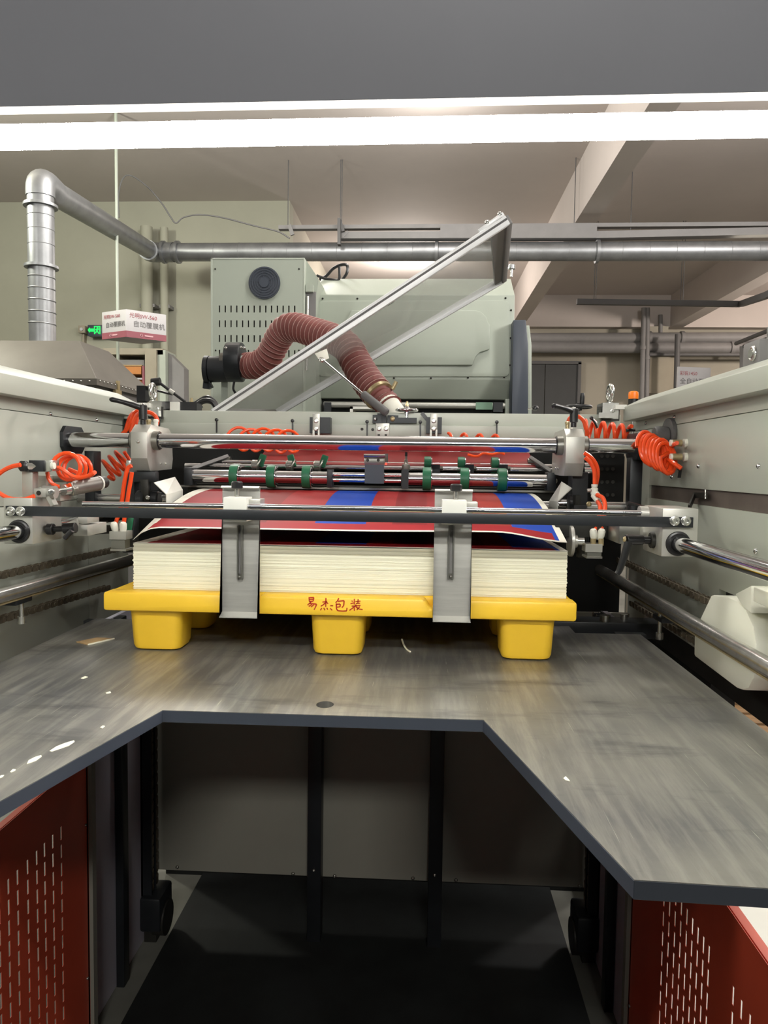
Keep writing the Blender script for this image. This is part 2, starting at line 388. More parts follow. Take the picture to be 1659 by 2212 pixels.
# ------------------------------------------------------------------ pipes, trunking and signs at the back
def pipe(name, a, c, r, mt, label, cat='pipe', rings=()):
    o = thing(name, ((V(a) + V(c)) / 2).to_tuple(), label, cat)
    obj('pipe', B().cyl(a, c, r, 14), mt, o)
    d = (V(c) - V(a)).normalized()
    for t in rings:
        q = V(a).lerp(V(c), t); obj('clamp', B().cyl(q - d * .04, q + d * .04, r * 1.25, 14), 'trunk_grey', o)
    return o
a, c = P(1110, 731, 17.5), P(1700, 729, 17.5); pipe('wall_pipe', a, c, .12, 'trunk_grey', 'thick dark grey pipe running level under the back wall beam', rings=(.5, .62))
a, c = P(1110, 750, 17.5), P(1700, 752, 17.5); pipe('wall_pipe', a, c, .13, 'trunk_grey', 'second thick grey pipe just below the dark one on the back wall', rings=(.48, .8))
a, c = P(1402, 766, 17.3), P(1700, 766, 17.3); pipe('conduit', a, c, .04, 'trunk_dark', 'thin dark conduit crossing above the white notice board at the back', rings=(.2,))
a, c = P(1391, 665, 17.3), P(1386, 880, 17.3); pipe('conduit', a, c, .055, 'trunk_grey', 'upright grey conduit on the corner column at the back', rings=(.4,))
a, c = P(1399, 665, 17.3), P(1397, 880, 17.3); pipe('conduit', a, c, .05, 'trunk_grey', 'second upright conduit beside the corner column', rings=(.5,))
a, c = P(1427, 680, 17.6), P(1427, 762, 17.6); pipe('drain_pipe', a, c, .045, 'trunk_grey', 'short upright pipe hanging left of the right ceiling beam')
a, c = P(1464, 722, 16.9), P(1464, 870, 16.9); c.z = 0; pipe('conduit', a, c, .06, 'trunk_dark', 'upright dark post beside the white notice sign at the right')
a, c = P(1590, 742, 14), P(1720, 690, 11); pipe('conduit', a, c, .035, 'trunk_dark', 'upper thin dark pipe slanting up to the right edge')
a, c = P(1608, 748, 14), P(1720, 712, 11); pipe('conduit', a, c, .035, 'trunk_dark', 'lower thin dark pipe slanting up to the right edge')
a, c = P(1604, 748, 14), P(1604, 800, 14); pipe('conduit', a, c, .05, 'trunk_grey', 'short upright pipe at the end of the slanting pipes')
bd = thing('notice_board', P(1432, 800, 17.4), 'blank pale board in a dark frame left of the white sign', 'board')
a, c = P(1402, 768, 17.4), P(1462, 850, 17.4)
obj('sheet', B().box(a.x, c.x, 17.38, 17.42, c.z, a.z), 'beige', bd)
obj('frame', B().box(a.x - .05, a.x + .01, 17.34, 17.44, c.z, a.z + .05).box(a.x, c.x, 17.34, 17.44, a.z, a.z + .06), 'trunk_dark', bd)
a, c = P(1465, 792, 12), P(1536, 845, 12); b2 = P(1536, 786, 12.6)
sg = thing('hanging_sign', P(1500, 845, 12), 'white sign with red number line showing above the right machine beam', 'sign')
xd = (P(1536, 786, 12.12) - P(1465, 792, 12)).normalized(); xd.z = 0; xd.normalize(); wd = .56; nn = V((xd.y, -xd.x, 0))
q0 = V((a.x, a.y, c.z)); q = [q0, q0 + xd * wd, q0 + xd * wd - nn * .03, q0 - nn * .03]
obj('board', B().hexa(q + [x + V((0, 0, a.z - c.z)) for x in q]), 'sign_white', sg)
text(sg, 'lettering', '彩锐1450', .075, V((a.x, a.y, a.z - .125)) + xd * .03 + nn * .003, xd, (0, 0, 1), 'sign_text_red')
text(sg, 'lettering', '全自动覆膜机', .105, V((a.x, a.y, a.z - .26)) + xd * .035 + nn * .003, xd, (0, 0, 1), 'sign_text')
qq = q0 + xd * (wd / 2) - nn * .05; obj('post', B().cyl((qq.x, qq.y, 0), (qq.x, qq.y, a.z), .02, 10), 'steel', sg)
bc = thing('warning_beacon', P(1368, 862, 5.5), 'orange beacon cap showing over the right machine beam', 'beacon'); q = P(1368, 862, 5.5)
obj('lens', B().lathe([(.034, 0), (.036, .03), (.033, .05), (.02, .056)], q, (0, 0, 1), 18), 'beacon_orange', bc)
obj('base', B().cyl(q - V((0, 0, .06)), q, .036, 16), 'black_plastic', bc); obj('pole', B().cyl((q.x, q.y, 0), q - V((0, 0, .06)), .012, 10), 'steel', bc)

def trunk(name, pts, wd, ht, mt, label, cat, drops=(), top=5.6, glow=None):
    o = thing(name, pts[0], label, cat)
    for i in range(len(pts) - 1): obj('rail', B().bar(pts[i], pts[i + 1], wd, ht), mt, o)
    for p in drops: obj('hanger', B().cyl(p, (p[0], p[1], top), .006, 6), 'trunk_dark', o)
    if glow: obj('diffuser', B().bar(V(glow[0]) - V((0, 0, ht * .5 + .012)), V(glow[1]) - V((0, 0, ht * .5 + .012)), wd * .6, .02), 'far_tube', o)
    return o
Y = 12.5
pts = L([(1246, 652), (1600, 657)], Y) + [P(1659, 637, 10.4), P(1740, 600, 8.5)]
dp = [P(1283, 650, Y), P(1287, 650, Y), P(1470, 653, Y), P(1475, 653, Y)]
trunk('lamp_trunking', pts, .09, .085, 'trunk_dark', 'dark lamp trunking hung on thin cords, bending towards the right edge', 'trunking', dp)
Y = 10
trunk('cable_tray', [P(603, 493, Y), P(1760, 485, Y)], .1, .05, 'trunk_grey', 'long slim grey tray rail high above the air duct', 'cable tray', [P(622, 490, Y), P(735, 490, Y), P(1240, 487, Y)])
o = trunk('cable_tray', [P(735, 511, Y), P(1290, 510, Y), P(1760, 500, Y)], .14, .09, 'trunk_grey', 'broad grey tray rail just over the air duct', 'cable tray', [P(738, 500, Y), P(1362, 500, Y)], glow=(P(1585, 516, Y), P(1760, 514, Y)))
obj('bracket', B().bar(P(733, 473, Y - .1), P(733, 530, Y - .1), .04, .1, (0, 1, 0)).bar(P(733, 473, Y - .1), P(742, 500, Y - .1), .04, .04, (0, 1, 0)), 'trunk_dark', o)
obj('bracket', B().bar(P(740, 513, Y - .06), P(752, 500, Y - .06), .03, .03, (0, 1, 0)), 'trunk_grey', o)
obj('cover', B().bar(P(951, 500, Y - .06), P(1289, 500, Y - .06), .03, .17, (0, 0, 1)), 'trunk_grey', o)
obj('bracket', B().bar(P(625, 486, Y - .08), P(632, 508, Y - .08), .05, .03, (0, 1, 0)), 'trunk_grey', o)

# ------------------------------------------------------------------ extraction duct
du = thing('air_duct', P(90, 735, 6.7), 'galvanised round extraction duct rising from the hood and running right', 'duct')
r = .115; t0 = P(92, 735, 6.7); t1 = V((t0.x, 6.7, P(92, 425, 6.7).z)); t2 = P(330, 545, 10.3); t3 = P(1800, 542, 9.9)
obj('riser', B().cyl(t0 - V((0, 0, .1)), t1, r, 24), 'duct_metal', du)
el = [t1, t1 + V((0, 0, .06)), t1 + V((.0, .02, .12)), t1 + (t2 - t1).normalized() * .12 + V((0, 0, .13)), t1 + (t2 - t1).normalized() * .3 + V((0, 0, .1))]
obj('elbow', B().tube(sp(el, 5), r * 1.08, 20), 'duct_metal', du)
obj('sloping_duct', B().cyl(el[-1] - (t2 - t1).normalized() * .05, t2, r, 24), 'duct_metal', du)
obj('elbow', B().tube(sp([t2 - (t2 - t1).normalized() * .25, t2, t2 + (t3 - t2).normalized() * .3], 5), r * 1.15, 20), 'duct_metal', du)
obj('level_duct', B().cyl(t2 + (t3 - t2).normalized() * .2, t3, r * 1.06, 24), 'duct_metal', du)
for z in (445, 577): q = V((t0.x, 6.7, P(92, z, 6.7).z)); obj('flange', B().cyl(q - V((0, 0, .012)), q + V((0, 0, .012)), r * 1.28, 24), 'duct_metal', du)
for z in (600, 625, 650, 675, 700): q = V((t0.x, 6.7, P(92, z, 6.7).z)); obj('seam', B().torus(q, (.05, 0, 1), r * 1.0, .006, 24, 6), 'duct_metal', du)
for z in (468, 498, 530): q = V((t0.x, 6.7, P(92, z, 6.7).z)); obj('seam', B().torus(q, (0, 0, 1), r, .003, 24, 6), 'duct_metal', du)
ax = (t3 - t2).normalized()
for u in (352, 383, 943, 1282): q = t2 + ax * ((P(u, 545, 10.25).x - t2.x) / ax.x); obj('flange', B().cyl(q - ax * .02, q + ax * .02, r * 1.32, 24), 'duct_metal', du)
for k in range(26): q = t2 + ax * (.9 + k * .34); obj('seam', B().torus(q, ax, r * 1.055, .004, 20, 6), 'duct_metal', du)

hd = thing('extraction_hood', P(100, 830, 6.2), 'dull steel extraction hood below the duct riser', 'hood')
zt, zb = P(170, 736, 6.35).z, P(207, 818, 6.0).z; xr = P(172, 736, 6.35).x; xb = P(209, 818, 6.0).x
obj('hood_skin', B().hexa([(xb - 2.4, 6.0, zb), (xb, 6.0, zb), (xb, 7.3, zb), (xb - 2.4, 7.3, zb), (xr - 1.9, 6.35, zt), (xr, 6.35, zt), (xr, 6.95, zt), (xr - 1.9, 6.95, zt)], .006), 'hood_metal', hd)
obj('skirt', B().box(xb - 2.4, xb, 6.0, 7.3, zb - .05, zb), 'hood_metal', hd)
for k in range(10):
    bolt(hd, (xb - .06 - k * .07, 5.999, zb - .02), (0, -1, 0), .008, 'zinc', False, 'rivet')
for k in range(16): bolt(hd, (xb + .001, 6.06 + k * .076, zb - .012), (1, 0, 0), .008, 'zinc', False, 'rivet')
obj('lower_box', B().box(xb - 2.35, xb - .05, 6.05, 7.25, zb - .35, zb - .05), 'trunk_grey', hd)
obj('corner_bracket', B().box(xb - .01, xb + .012, 6.4, 6.44, zb - .14, zb + .03).box(xb - .02, xb + .01, 6.36, 6.48, zb - .14, zb - .05), 'brass', hd)
obj('leg', B().box(xb - .2, xb - .1, 7.1, 7.2, 0, zb - .3), 'trunk_grey', hd); obj('leg', B().box(xb - 2.3, xb - 2.2, 7.1, 7.2, 0, zb - .3), 'trunk_grey', hd)

# ------------------------------------------------------------------ hanging sign box, exit sign, posts, shelf corner
pl = P(255, 800, 8.62)
o = thing('sign_post', (pl.x, pl.y, 0), 'thin pale upright pole carrying the boxed sign', 'pole')
obj('pole', B().cyl((pl.x, pl.y, 0), (pl.x, pl.y, 5.6), .018, 12), 'paint_far', o); obj('foot', B().cyl((pl.x, pl.y, 0), (pl.x, pl.y, .02), .08, 16), 'paint_far', o)
sb = thing('sign_box', P(272, 735, 8.0), 'white box sign with red lower band hanging left of the grey cabinet', 'sign')
A_, B_, C_ = P(272, 667.5, 8.0), P(220, 674, 8.18), P(359, 680.5, 8.30)
B_.z = C_.z = A_.z; h = .30; u1 = B_ - A_; u2 = C_ - A_; base = [A_, A_ + u2, A_ + u1 + u2, A_ + u1]
def dz(p, z): return V((p.x, p.y, p.z + z))
obj('box', B().hexa([dz(p, -h) for p in base] + [dz(p, 0) for p in base], .004), 'sign_white', sb)
for uu, hor, wdt in ((u1, -u1, u1.length), (u2, u2, u2.length)):
    n = V((uu.y, -uu.x, 0)).normalized()
    if n.y > 0: n = -n
    p0 = A_ + n * .002; k = .07
    qq = [p0, p0 + uu, p0 + uu - n * .004, p0 - n * .004]
    obj('red_band', B().hexa([dz(p, -h + .002) for p in qq] + [dz(p, -h + k) for p in qq]), 'sign_red', sb)
    xd = hor.normalized(); st = (A_ + uu if uu is u1 else A_) + n * .004; sc = wdt / .45
    text(sb, 'lettering', '光明SW-560', .058 * sc, dz(st, -.078) + xd * .035 * sc, xd, (0, 0, 1), 'sign_text_red')
    text(sb, 'lettering', '自动覆膜机', .072 * sc, dz(st, -.172) + xd * .075 * sc, xd, (0, 0, 1), 'sign_text')
    obj('band_mark', B().bar(dz(st, -h + .036) + xd * wdt * .45 + n * .002, dz(st, -h + .036) + xd * wdt * .66 + n * .002, .002, .016, (0, 0, 1)), 'sign_pale', sb)
    obj('band_mark', B().torus(dz(st, -h + .036) + xd * wdt * .37 + n * .002, n, .013, .003, 14, 5), 'sign_pale', sb)
ex = thing('exit_sign', P(210, 727, 11.3), 'small dark exit sign with glowing green running figure and arrow', 'sign')
a, c = P(191, 704, 11.35), P(236, 724, 11.35)
obj('case', B().box(a.x, c.x, 11.32, 11.48, c.z - .02, a.z + .01, .006), 'blue_grey', ex)
zz = (a.z + c.z) / 2; x = a.x
obj('arrow', B().box(x + .02, x + .10, 11.31, 11.325, zz - .022, zz + .022).prism([(x + .005, zz), (x + .035, zz + .038), (x + .035, zz - .038)], 'y', 11.31, 11.325), 'exit_green', ex)
obj('doorway', B().box(x + .105, x + .115, 11.31, 11.325, zz - .06, zz + .062).box(x + .115, x + .2, 11.31, 11.325, zz + .05, zz + .062).box(x + .19, x + .2, 11.31, 11.325, zz - .06, zz + .062), 'exit_green', ex)
fx = x + .155
obj('running_figure', B().lathe([(.012, 0), (.012, .012)], (fx + .004, 11.31, zz + .036), (0, 1, 0), 10).bar((fx, 11.317, zz + .024), (fx - .006, 11.317, zz - .012), .02, .012, (0, 1, 0)).bar((fx - .006, 11.317, zz - .01), (fx - .03, 11.317, zz - .045), .012, .012, (0, 1, 0)).bar((fx - .004, 11.317, zz - .01), (fx + .022, 11.317, zz - .05), .012, .012, (0, 1, 0)).bar((fx - .028, 11.317, zz + .006), (fx + .03, 11.317, zz + .016), .01, .01, (0, 1, 0)), 'exit_green', ex)
cb = thing('wall_camera', P(178, 715, 11.4), 'small pale junction box with stem left of the exit sign', 'box')
a, c = P(171, 704, 11.4), P(186, 720, 11.4); obj('box', B().box(a.x, c.x, 11.36, 11.5, c.z, a.z, .006), 'beige', cb); obj('stem', B().box(a.x + .04, a.x + .07, 11.42, 11.5, c.z - .16, c.z), 'beige', cb)
obj('lens', B().cyl((a.x + .06, 11.34, a.z - .06), (a.x + .06, 11.37, a.z - .06), .025, 14), 'sign_white', cb)
for u, v0, wd, lb in ((317, 490, .09, 'broad pale upright wall pipe behind the boxed sign'), (355, 492, .06, 'slim pale upright wall pipe right of the boxed sign')):
    p = P(u, 600, 11.3); t = P(u, v0, 11.3).z
    o = thing('wall_pipe', (p.x, p.y, 0), lb, 'pipe'); obj('pipe', B().cyl((p.x, p.y, 0), (p.x, p.y, t), wd, 14), 'wall_green', o); obj('bracket', B().box(p.x - wd * 1.3, p.x + wd * 1.3, p.y, 11.5, t - 1.2, t - 1.15), 'trunk_grey', o)
o = thing('power_cable', P(265, 375, 9), 'thin dark cable looping across the wall to the tray', 'cable')
obj('cable', B().tube(sp(L([(257, 470), (256, 420), (266, 385), (285, 380), (320, 405), (350, 440), (368, 468), (380, 482), (396, 470), (430, 464), (480, 470), (550, 488), (600, 500), (626, 515)], 9.0), 6), .009, 6), 'trunk_dark', o)
# shelf corner below the sign box
Y = 9.6
def pb(u0, v0, u1, v1, Y0, Y1): a, c = P(u0, v0, Y0), P(u1, v1, Y0); return B().box(a.x, c.x, Y0, Y1, c.z, a.z)
sh = thing('storage_rack', P(290, 880, Y), 'beige open rack with orange box and red strip left of the grey cabinet', 'rack')
obj('lintel', pb(222, 752, 352, 766, Y, Y + .5), 'beige', sh); obj('back', pb(222, 766, 320, 900, Y + .45, Y + .5), 'beige', sh)
obj('shadow_board', pb(242, 777, 312, 790, Y + .1, Y + .4), 'trunk_grey', sh); obj('shelf', pb(256, 816, 312, 820, Y + .02, Y + .45), 'sign_white', sh)
obj('drawer', pb(256, 820, 306, 826, Y + .05, Y + .4), 'orange_box', sh); obj('lower_board', pb(276, 826, 306, 900, Y + .08, Y + .14), 'beige', sh)
obj('red_strip', pb(307, 790, 313, 900, Y, Y + .05), 'sign_red', sh); obj('upright', pb(313, 756, 338, 900, Y - .05, Y + .4), 'beige', sh)
obj('upright', pb(338, 756, 358, 900, Y, Y + .4), 'paint_far', sh)
obj('side_panel', B().prism([(P(358, 760, Y).x, P(358, 760, Y).z), (P(392, 793, Y).x, P(392, 793, Y).z), (P(392, 793, Y).x, .2), (P(358, 760, Y).x, .2)], 'y', Y + .1, Y + .3), 'trunk_grey', sh)
obj('foot', B().box(P(225, 900, Y).x, P(352, 900, Y).x, Y, Y + .5, 0, P(300, 898, Y).z), 'beige', sh)
ob = thing('orange_carton', P(280, 809, Y), 'orange carton lying on the beige rack', 'carton'); obj('carton', pb(258, 790, 305, 808, Y + .03, Y + .35), 'orange_box', ob); obj('lid', pb(257, 788, 306, 791, Y + .02, Y + .36), 'cardboard', ob)

# ================================================================== LAMINATOR BODY BEHIND THE FEEDER
Y = 4.0
cab = thing('control_cabinet', (P(555, 800, Y).x, Y, 0), 'pale green control cabinet with round fan and rows of slots', 'cabinet')
xl, xr2 = P(455, 700, Y).x, P(656, 700, Y).x; zt = P(555, 557, Y).z
holes = []
for v in (660, 692, 724, 756):
    for k in range(14):
        u = 474 + k * 12.5; a, c = P(u - 1.4, v, Y), P(u + 1.4, v + 15, Y); holes.append((round(a.x, 4), round(c.x, 4), round(P(560, v + 15, Y).z, 4), round(P(560, v, Y).z, 4)))
obj('front_panel', B().panel(xl + .012, xr2 - .004, .6, zt - .008, holes, lambda u, v, t: (u, Y + t, v), .006), 'paint_far', cab)
obj('shell', B().box(xl, xl + .012, Y - .002, Y + .5, .1, zt, .003).box(xr2 - .004, xr2 + .003, Y - .002, Y + .5, .1, zt, .002).box(xl, xr2, Y - .002, Y + .5, zt - .01, zt, .003).box(xl, xr2, Y, Y + .5, .1, .6), 'paint_far', cab)
obj('inside', B().box(xl + .02, xr2 - .02, Y + .05, Y + .4, .6, zt - .02), 'dark_fill', cab)
fc = P(572, 612, Y); rf = 34 * Y / F
fan = obj('fan', B().lathe([(rf, 0), (rf, .012), (rf * .9, .014)], fc - V((0, .0135, 0)), (0, 1, 0), 36), 'blue_grey', cab)
for k in range(6): obj('grille_ring', B().torus(fc - V((0, .016, 0)), (0, 1, 0), rf * (.16 + k * .15), .0018, 28, 5), 'blue_grey', fan)
for k in range(5):
    a = 2 * PI * k / 5 + .3; obj('grille_spoke', B().bar(fc + V((math.cos(a) * rf * .12, -.015, math.sin(a) * rf * .12)), fc + V((math.cos(a + .2) * rf * .93, -.015, math.sin(a + .2) * rf * .93)), .003, .002, (0, 1, 0)), 'blue_grey', fan)
obj('fan_hub', B().lathe([(rf * .3, 0), (rf * .28, .006)], fc - V((0, .02, 0)), (0, 1, 0), 24), 'blue_grey', fan)
for u, v in ((465, 581), (646, 581), (466, 757), (646, 757)): bolt(cab, P(u, v, Y) - V((0, .001, 0)), (0, -1, 0), .0045, 'dark_iron', False, 'screw')
# stepped cheek between the cabinet and the main body
ck = [P(u, v, 4.05) for u, v in ((656, 560), (662, 563), (688, 602), (682, 640), (682, 890), (656, 890))]
obj('cheek', B().prism([(p.x, p.z) for p in ck], 'y', 4.06, 4.4), 'paint_far', cab)
obj('cheek_post', B().cyl(P(665, 640, 4.03), P(662, 800, 4.03), .008, 10), 'chrome_worn', cab)
obj('cheek_recess', pb(657, 630, 681, 760, 4.045, 4.06), 'trunk_grey', cab); obj('cheek_block', pb(660, 614, 676, 630, 4.02, 4.06), 'paint_far', cab)
cl = thing('cable_loop', P(725, 600, 4.4), 'black cable loop standing on the laminator roof', 'cable')
obj('cable', B().tube(sp(L([(690, 604), (705, 596), (720, 580), (738, 572), (750, 574), (749, 590), (738, 606)], 4.45), 6), .009, 8), 'black_plastic', cl)
obj('cable', B().tube(sp(L([(684, 595), (700, 601), (716, 604), (732, 604), (733, 576)], 4.4), 6), .008, 8), 'black_plastic', cl)

body = thing('laminator_body', (P(895, 800, 4.2).x, 4.2, 0), 'large pale green laminator housing with embossed front panel behind the feeder', 'machine')
Yb = 4.2
def z_(v, y=Yb): return P(895, v, y).z
x0, x1 = P(681, 700, Yb).x, P(1111, 700, Yb).x
prof = [(Yb + .22, z_(602, Yb + .22)), (Yb, z_(637)), (Yb, z_(819)), (Yb + .06, z_(862, Yb + .06)), (Yb + .9, z_(862, Yb + .06)), (Yb + .9, z_(602, Yb + .22))]
obj('housing', B().prism(prof, 'x', x0, x1, .006), 'paint_far', body)
def pz(u, v): p = P(u, v, Yb); return (p.x, p.z)
def rrect(u0, v0, u1, v1, r, n=5):
    out = []
    for cx_, cy_, a0 in ((u1 - r, v0 + r, -PI / 2), (u1 - r, v1 - r, 0), (u0 + r, v1 - r, PI / 2), (u0 + r, v0 + r, PI)):
        for k in range(n): a = a0 + PI / 2 * k / (n - 1); out.append((cx_ + r * math.cos(a), cy_ + r * math.sin(a)))
    return out
obj('front_cover', B().prism([pz(u, v) for u, v in rrect(688, 650, 1100, 814, 10)], 'y', Yb - .008, Yb, .003), 'paint_far', body)
em = [(760, 672), (1024, 672)] + [(1024 + 30 * math.sin(t), 702 - 30 * math.cos(t) + (0)) for t in (.5, 1.0, 1.5)] + [(1058, 705), (1057, 756), (1035, 763), (1027, 772), (1020, 790), (800, 790), (778, 770), (745, 756), (745, 705)]
obj('embossed_panel', B().prism([pz(u, v) for u, v in em], 'y', Yb - .028, Yb - .006, .005), 'paint_far', body)
for u, v in ((697, 645), (772, 645), (848, 645), (1015, 645), (1092, 644), (1104, 670), (1103, 730), (1101, 789), (1089, 815), (1011, 816), (931, 817), (851, 817), (770, 818), (686, 675)): bolt(body, P(u, v, Yb) - V((0, .001, 0)), (0, -1, 0), .0055, 'dark_iron', False, 'screw')
obj('base', B().box(x0 + .02, x1 - .02, Yb + .1, Yb + .9, .1, z_(862, Yb + .06)), 'dark_fill', body)  # black box stands in for the shaded gap under the housing
obj('side_post', pb(1092, 862, 1103, 960, Yb + .03, Yb + .1), 'paint_far', body); obj('side_post', pb(681, 862, 690, 960, Yb + .03, Yb + .1), 'paint_far', body)
obj('roller', B().cyl(P(700, 874, Yb + .06), P(1092, 877, Yb + .06), .018, 16), 'alu', body)
obj('roller_label', pb(1028, 869, 1064, 885, Yb + .03, Yb + .036), 'label_green', body); obj('end_block', pb(1066, 869, 1086, 890, Yb + .02, Yb + .08), 'black_metal', body); obj('end_block', pb(700, 869, 715, 890, Yb + .02, Yb + .08), 'black_metal', body)
obj('tray_frame', pb(756, 878, 838, 884, Yb - .15, Yb).box(*(lambda a, c: (a.x, c.x, Yb - .15, Yb, c.z, a.z))(P(756, 878, Yb - .15), P(762, 905, Yb - .15))), 'paint_white', body)
sd = [P(u, v, 4.1) for u, v in ((1109, 691), (1136, 691), (1141, 743), (1141, 960), (1104, 960))]
obj('dark_side_box', B().prism([(p.x, p.z) for p in sd], 'y', 4.1, 4.6, .004), 'blue_grey', body)
sd = [P(u, v, 4.15) for u, v in ((1137, 702), (1144, 702), (1149, 745), (1149, 960), (1140, 960), (1140, 743))]
obj('edge_strip', B().prism([(p.x, p.z) for p in sd], 'y', 4.16, 4.75, .002), 'paint_far', body)

# ------------------------------------------------------------------ blower and red hose
Y = 3.55
bl = thing('blower', P(490, 850, Y), 'black motor blower feeding the ribbed red hose', 'blower')
def bc_(u, v, Yy=Y): return P(u, v, Yy)
obj('motor', B().cyl(bc_(452, 798), bc_(496, 797), 28 * Y / F, 24, ch=.006), 'black_metal', bl)
obj('motor_flange', B().cyl(bc_(444, 799), bc_(453, 799), 42 * Y / F * .72, 24), 'black_metal', bl)
obj('mount', B().bar(bc_(450, 800), bc_(446, 840), .03, .03, (0, 1, 0)).bar(bc_(450, 825), bc_(456, 838), .02, .03, (0, 1, 0)), 'black_metal', bl)
obj('drum', B().prism([(Y + .10 * math.cos(a) * (1 + .1 * math.sin(a)), bc_(510, 783).z + .094 * math.sin(a)) for a in [2 * PI * k / 28 for k in range(28)]], 'x', bc_(492, 783).x, bc_(525, 783).x, .006), 'black_metal', bl)
obj('collar', B().cyl(bc_(493, 785), bc_(480, 786), 24 * Y / F, 20), 'hood_metal', bl)
obj('outlet', B().cyl(bc_(523, 789), bc_(541, 789), 25 * Y / F, 22), 'zinc', bl)
for u, v in ((488, 752), (521, 751), (527, 752)): bolt(bl, bc_(u, v, Y - .1), (0, -1, 0), .007, 'zinc', False)
obj('bracket', pb(478, 812, 492, 900, Y + .05, Y + .1), 'paint_far', bl); obj('lead', B().tube(sp(L([(506, 824), (504, 840), (509, 852), (505, 868)], Y - .05), 5), .006, 6), 'black_plastic', bl)
hz = thing('ribbed_hose', P(640, 790, 3.4), 'ribbed dark red air hose arching from the blower down to the feeder', 'hose')
hp = sp(L([(534, 790, 3.55), (556, 788, 3.5), (580, 771, 3.45), (598, 737, 3.4), (616, 712, 3.35), (640, 707, 3.3), (668, 715, 3.25), (698, 724, 3.2), (727, 735, 3.15), (752, 753, 3.1), (769, 783, 3.05), (791, 820, 3.0), (815, 850, 2.95), (842, 880, 2.9)]), 14)
cum = [0]
for i in range(1, len(hp)): cum.append(cum[-1] + (hp[i] - hp[i - 1]).length)
tot = cum[-1]; NR = 44
dense = []
for k in range(NR * 6 + 1):
    s_ = tot * k / (NR * 6); i = max(j for j in range(len(cum)) if cum[j] <= s_ + 1e-9); i = min(i, len(hp) - 2); dense.append(hp[i].lerp(hp[i + 1], (s_ - cum[i]) / max(1e-9, cum[i + 1] - cum[i])))
rad = [.060 + .0035 * math.cos(2 * PI * k / 6) - (.010 if k > NR * 6 - 24 else 0) for k in range(len(dense))]
obj('skin', B().tube(dense, rad, 24), 'hose_red', hz)
for k in range(1, NR - 3):
    i = k * 6; t = (dense[i + 2] - dense[i - 2]).normalized(); obj('wire_ring', B().torus(dense[i], t, .0635, .0012, 24, 5), 'hose_wire', hz)
i = len(dense) - 20; t = (dense[i + 1] - dense[i - 1]).normalized(); cp = obj('hose_clamp', B().cyl(dense[i] - t * .008, dense[i] + t * .008, .0625, 24), 'brass', hz)
obj('clamp_screw', B().cyl(dense[i] + V((.055, -.03, .02)), dense[i] + V((.07, -.03, .05)), .008, 10), 'brass', cp)
obj('spout', B().tube(sp([dense[-8], dense[-1], dense[-1] + V((.05, -.02, -.06))], 6), [.05 - .0008 * k for k in range(13)], 20), 'white_plastic', hz)

# ------------------------------------------------------------------ open clear guard lid
A0, A1 = P(463, 893, 2.56), P(1096, 476, 2.56); B0, B1 = P(596, 893, 3.36), P(1086, 604, 3.36)
lid = thing('guard_lid', A0, 'clear acrylic guard lid in aluminium frame, propped open on a stay', 'lid')
nrm = (A1 - A0).cross(B0 - A0).normalized()
def lerp4(s_, t): return A0.lerp(A1, s_).lerp(B0.lerp(B1, s_), t)
obj('sheet', B().hexa([lerp4(a_, b_) + nrm * d for d in (-.002, .002) for a_, b_ in ((0, 0), (1, 0), (1, 1), (0, 1))]), 'acrylic', lid)
for k, (p, q) in enumerate(((A0, A1), (B0, B1), (A1, B1), (A0, B0))):
    fr = obj('frame_profile', B().bar(p, q, .022, .032, nrm, .002), 'alu_profile' if k < 2 else 'trunk_grey', lid)
    if k == 0:
        side = (B0 - A0).normalized() * -.0115
        obj('profile_groove', B().bar(p + side + nrm * .003, q + side + nrm * .003, .002, .007, nrm), 'trunk_dark', fr)
obj('end_plate', B().hexa([lerp4(a_, b_) + nrm * d for d in (-.006, .006) for a_, b_ in ((.945, 0), (1.0, 0), (1.0, 1), (.965, 1))]), 'trunk_grey', lid)
obj('end_cap', B().bar(A1 - (A1 - A0).normalized() * .1 + nrm * .02, A1 + nrm * .025, .014, .014, nrm, .002), 'alu_profile', lid)
for t in (.0, .05): bolt(lid, A1 - (A1 - A0).normalized() * (.01 + t) + nrm * .03, (0, -1, .3), .009, 'zinc', False)
kp = P(1105, 588, 3.36); obj('knob', B().lathe([(.006, -.02), (.006, .012), (.016, .014), (.016, .03), (.008, .036)], kp, (0, 0, 1), 14), 'zinc', lid)
a = P(696, 769, 2.53)
pt = obj('hinge_plate', B().hexa([P(u, v, Yy) for Yy in (2.53, 2.536) for u, v in ((680, 764), (692, 782), (711, 774), (706, 753))], .001), 'white_plastic', lid)
bolt(pt, P(693, 777, 2.528), (0, -1, 0), .008)
obj('mirror_tag', B().bar(P(838, 662, 2.60) + nrm * .004, P(852, 653, 2.60) + nrm * .004, .012, .004, nrm), 'zinc', lid)
st = thing('gas_stay', P(840, 885, 2.45), 'grey gas stay propping the clear lid', 'stay')
s0, s1, s2 = P(697, 778, 2.5), P(784, 851, 2.44), P(836, 892, 2.40)
obj('rod', B().cyl(s0, s1, .0045, 10), 'chrome', st); obj('cylinder', B().cyl(s1, s2, .0135, 16, ch=.003), 'trunk_dark', st); obj('ball_joint', B().lathe([(.004, 0), (.009, .004), (.009, .012), (.004, .016)], s0 - V((0, .008, 0)), (0, 1, 0), 12), 'zinc', st)

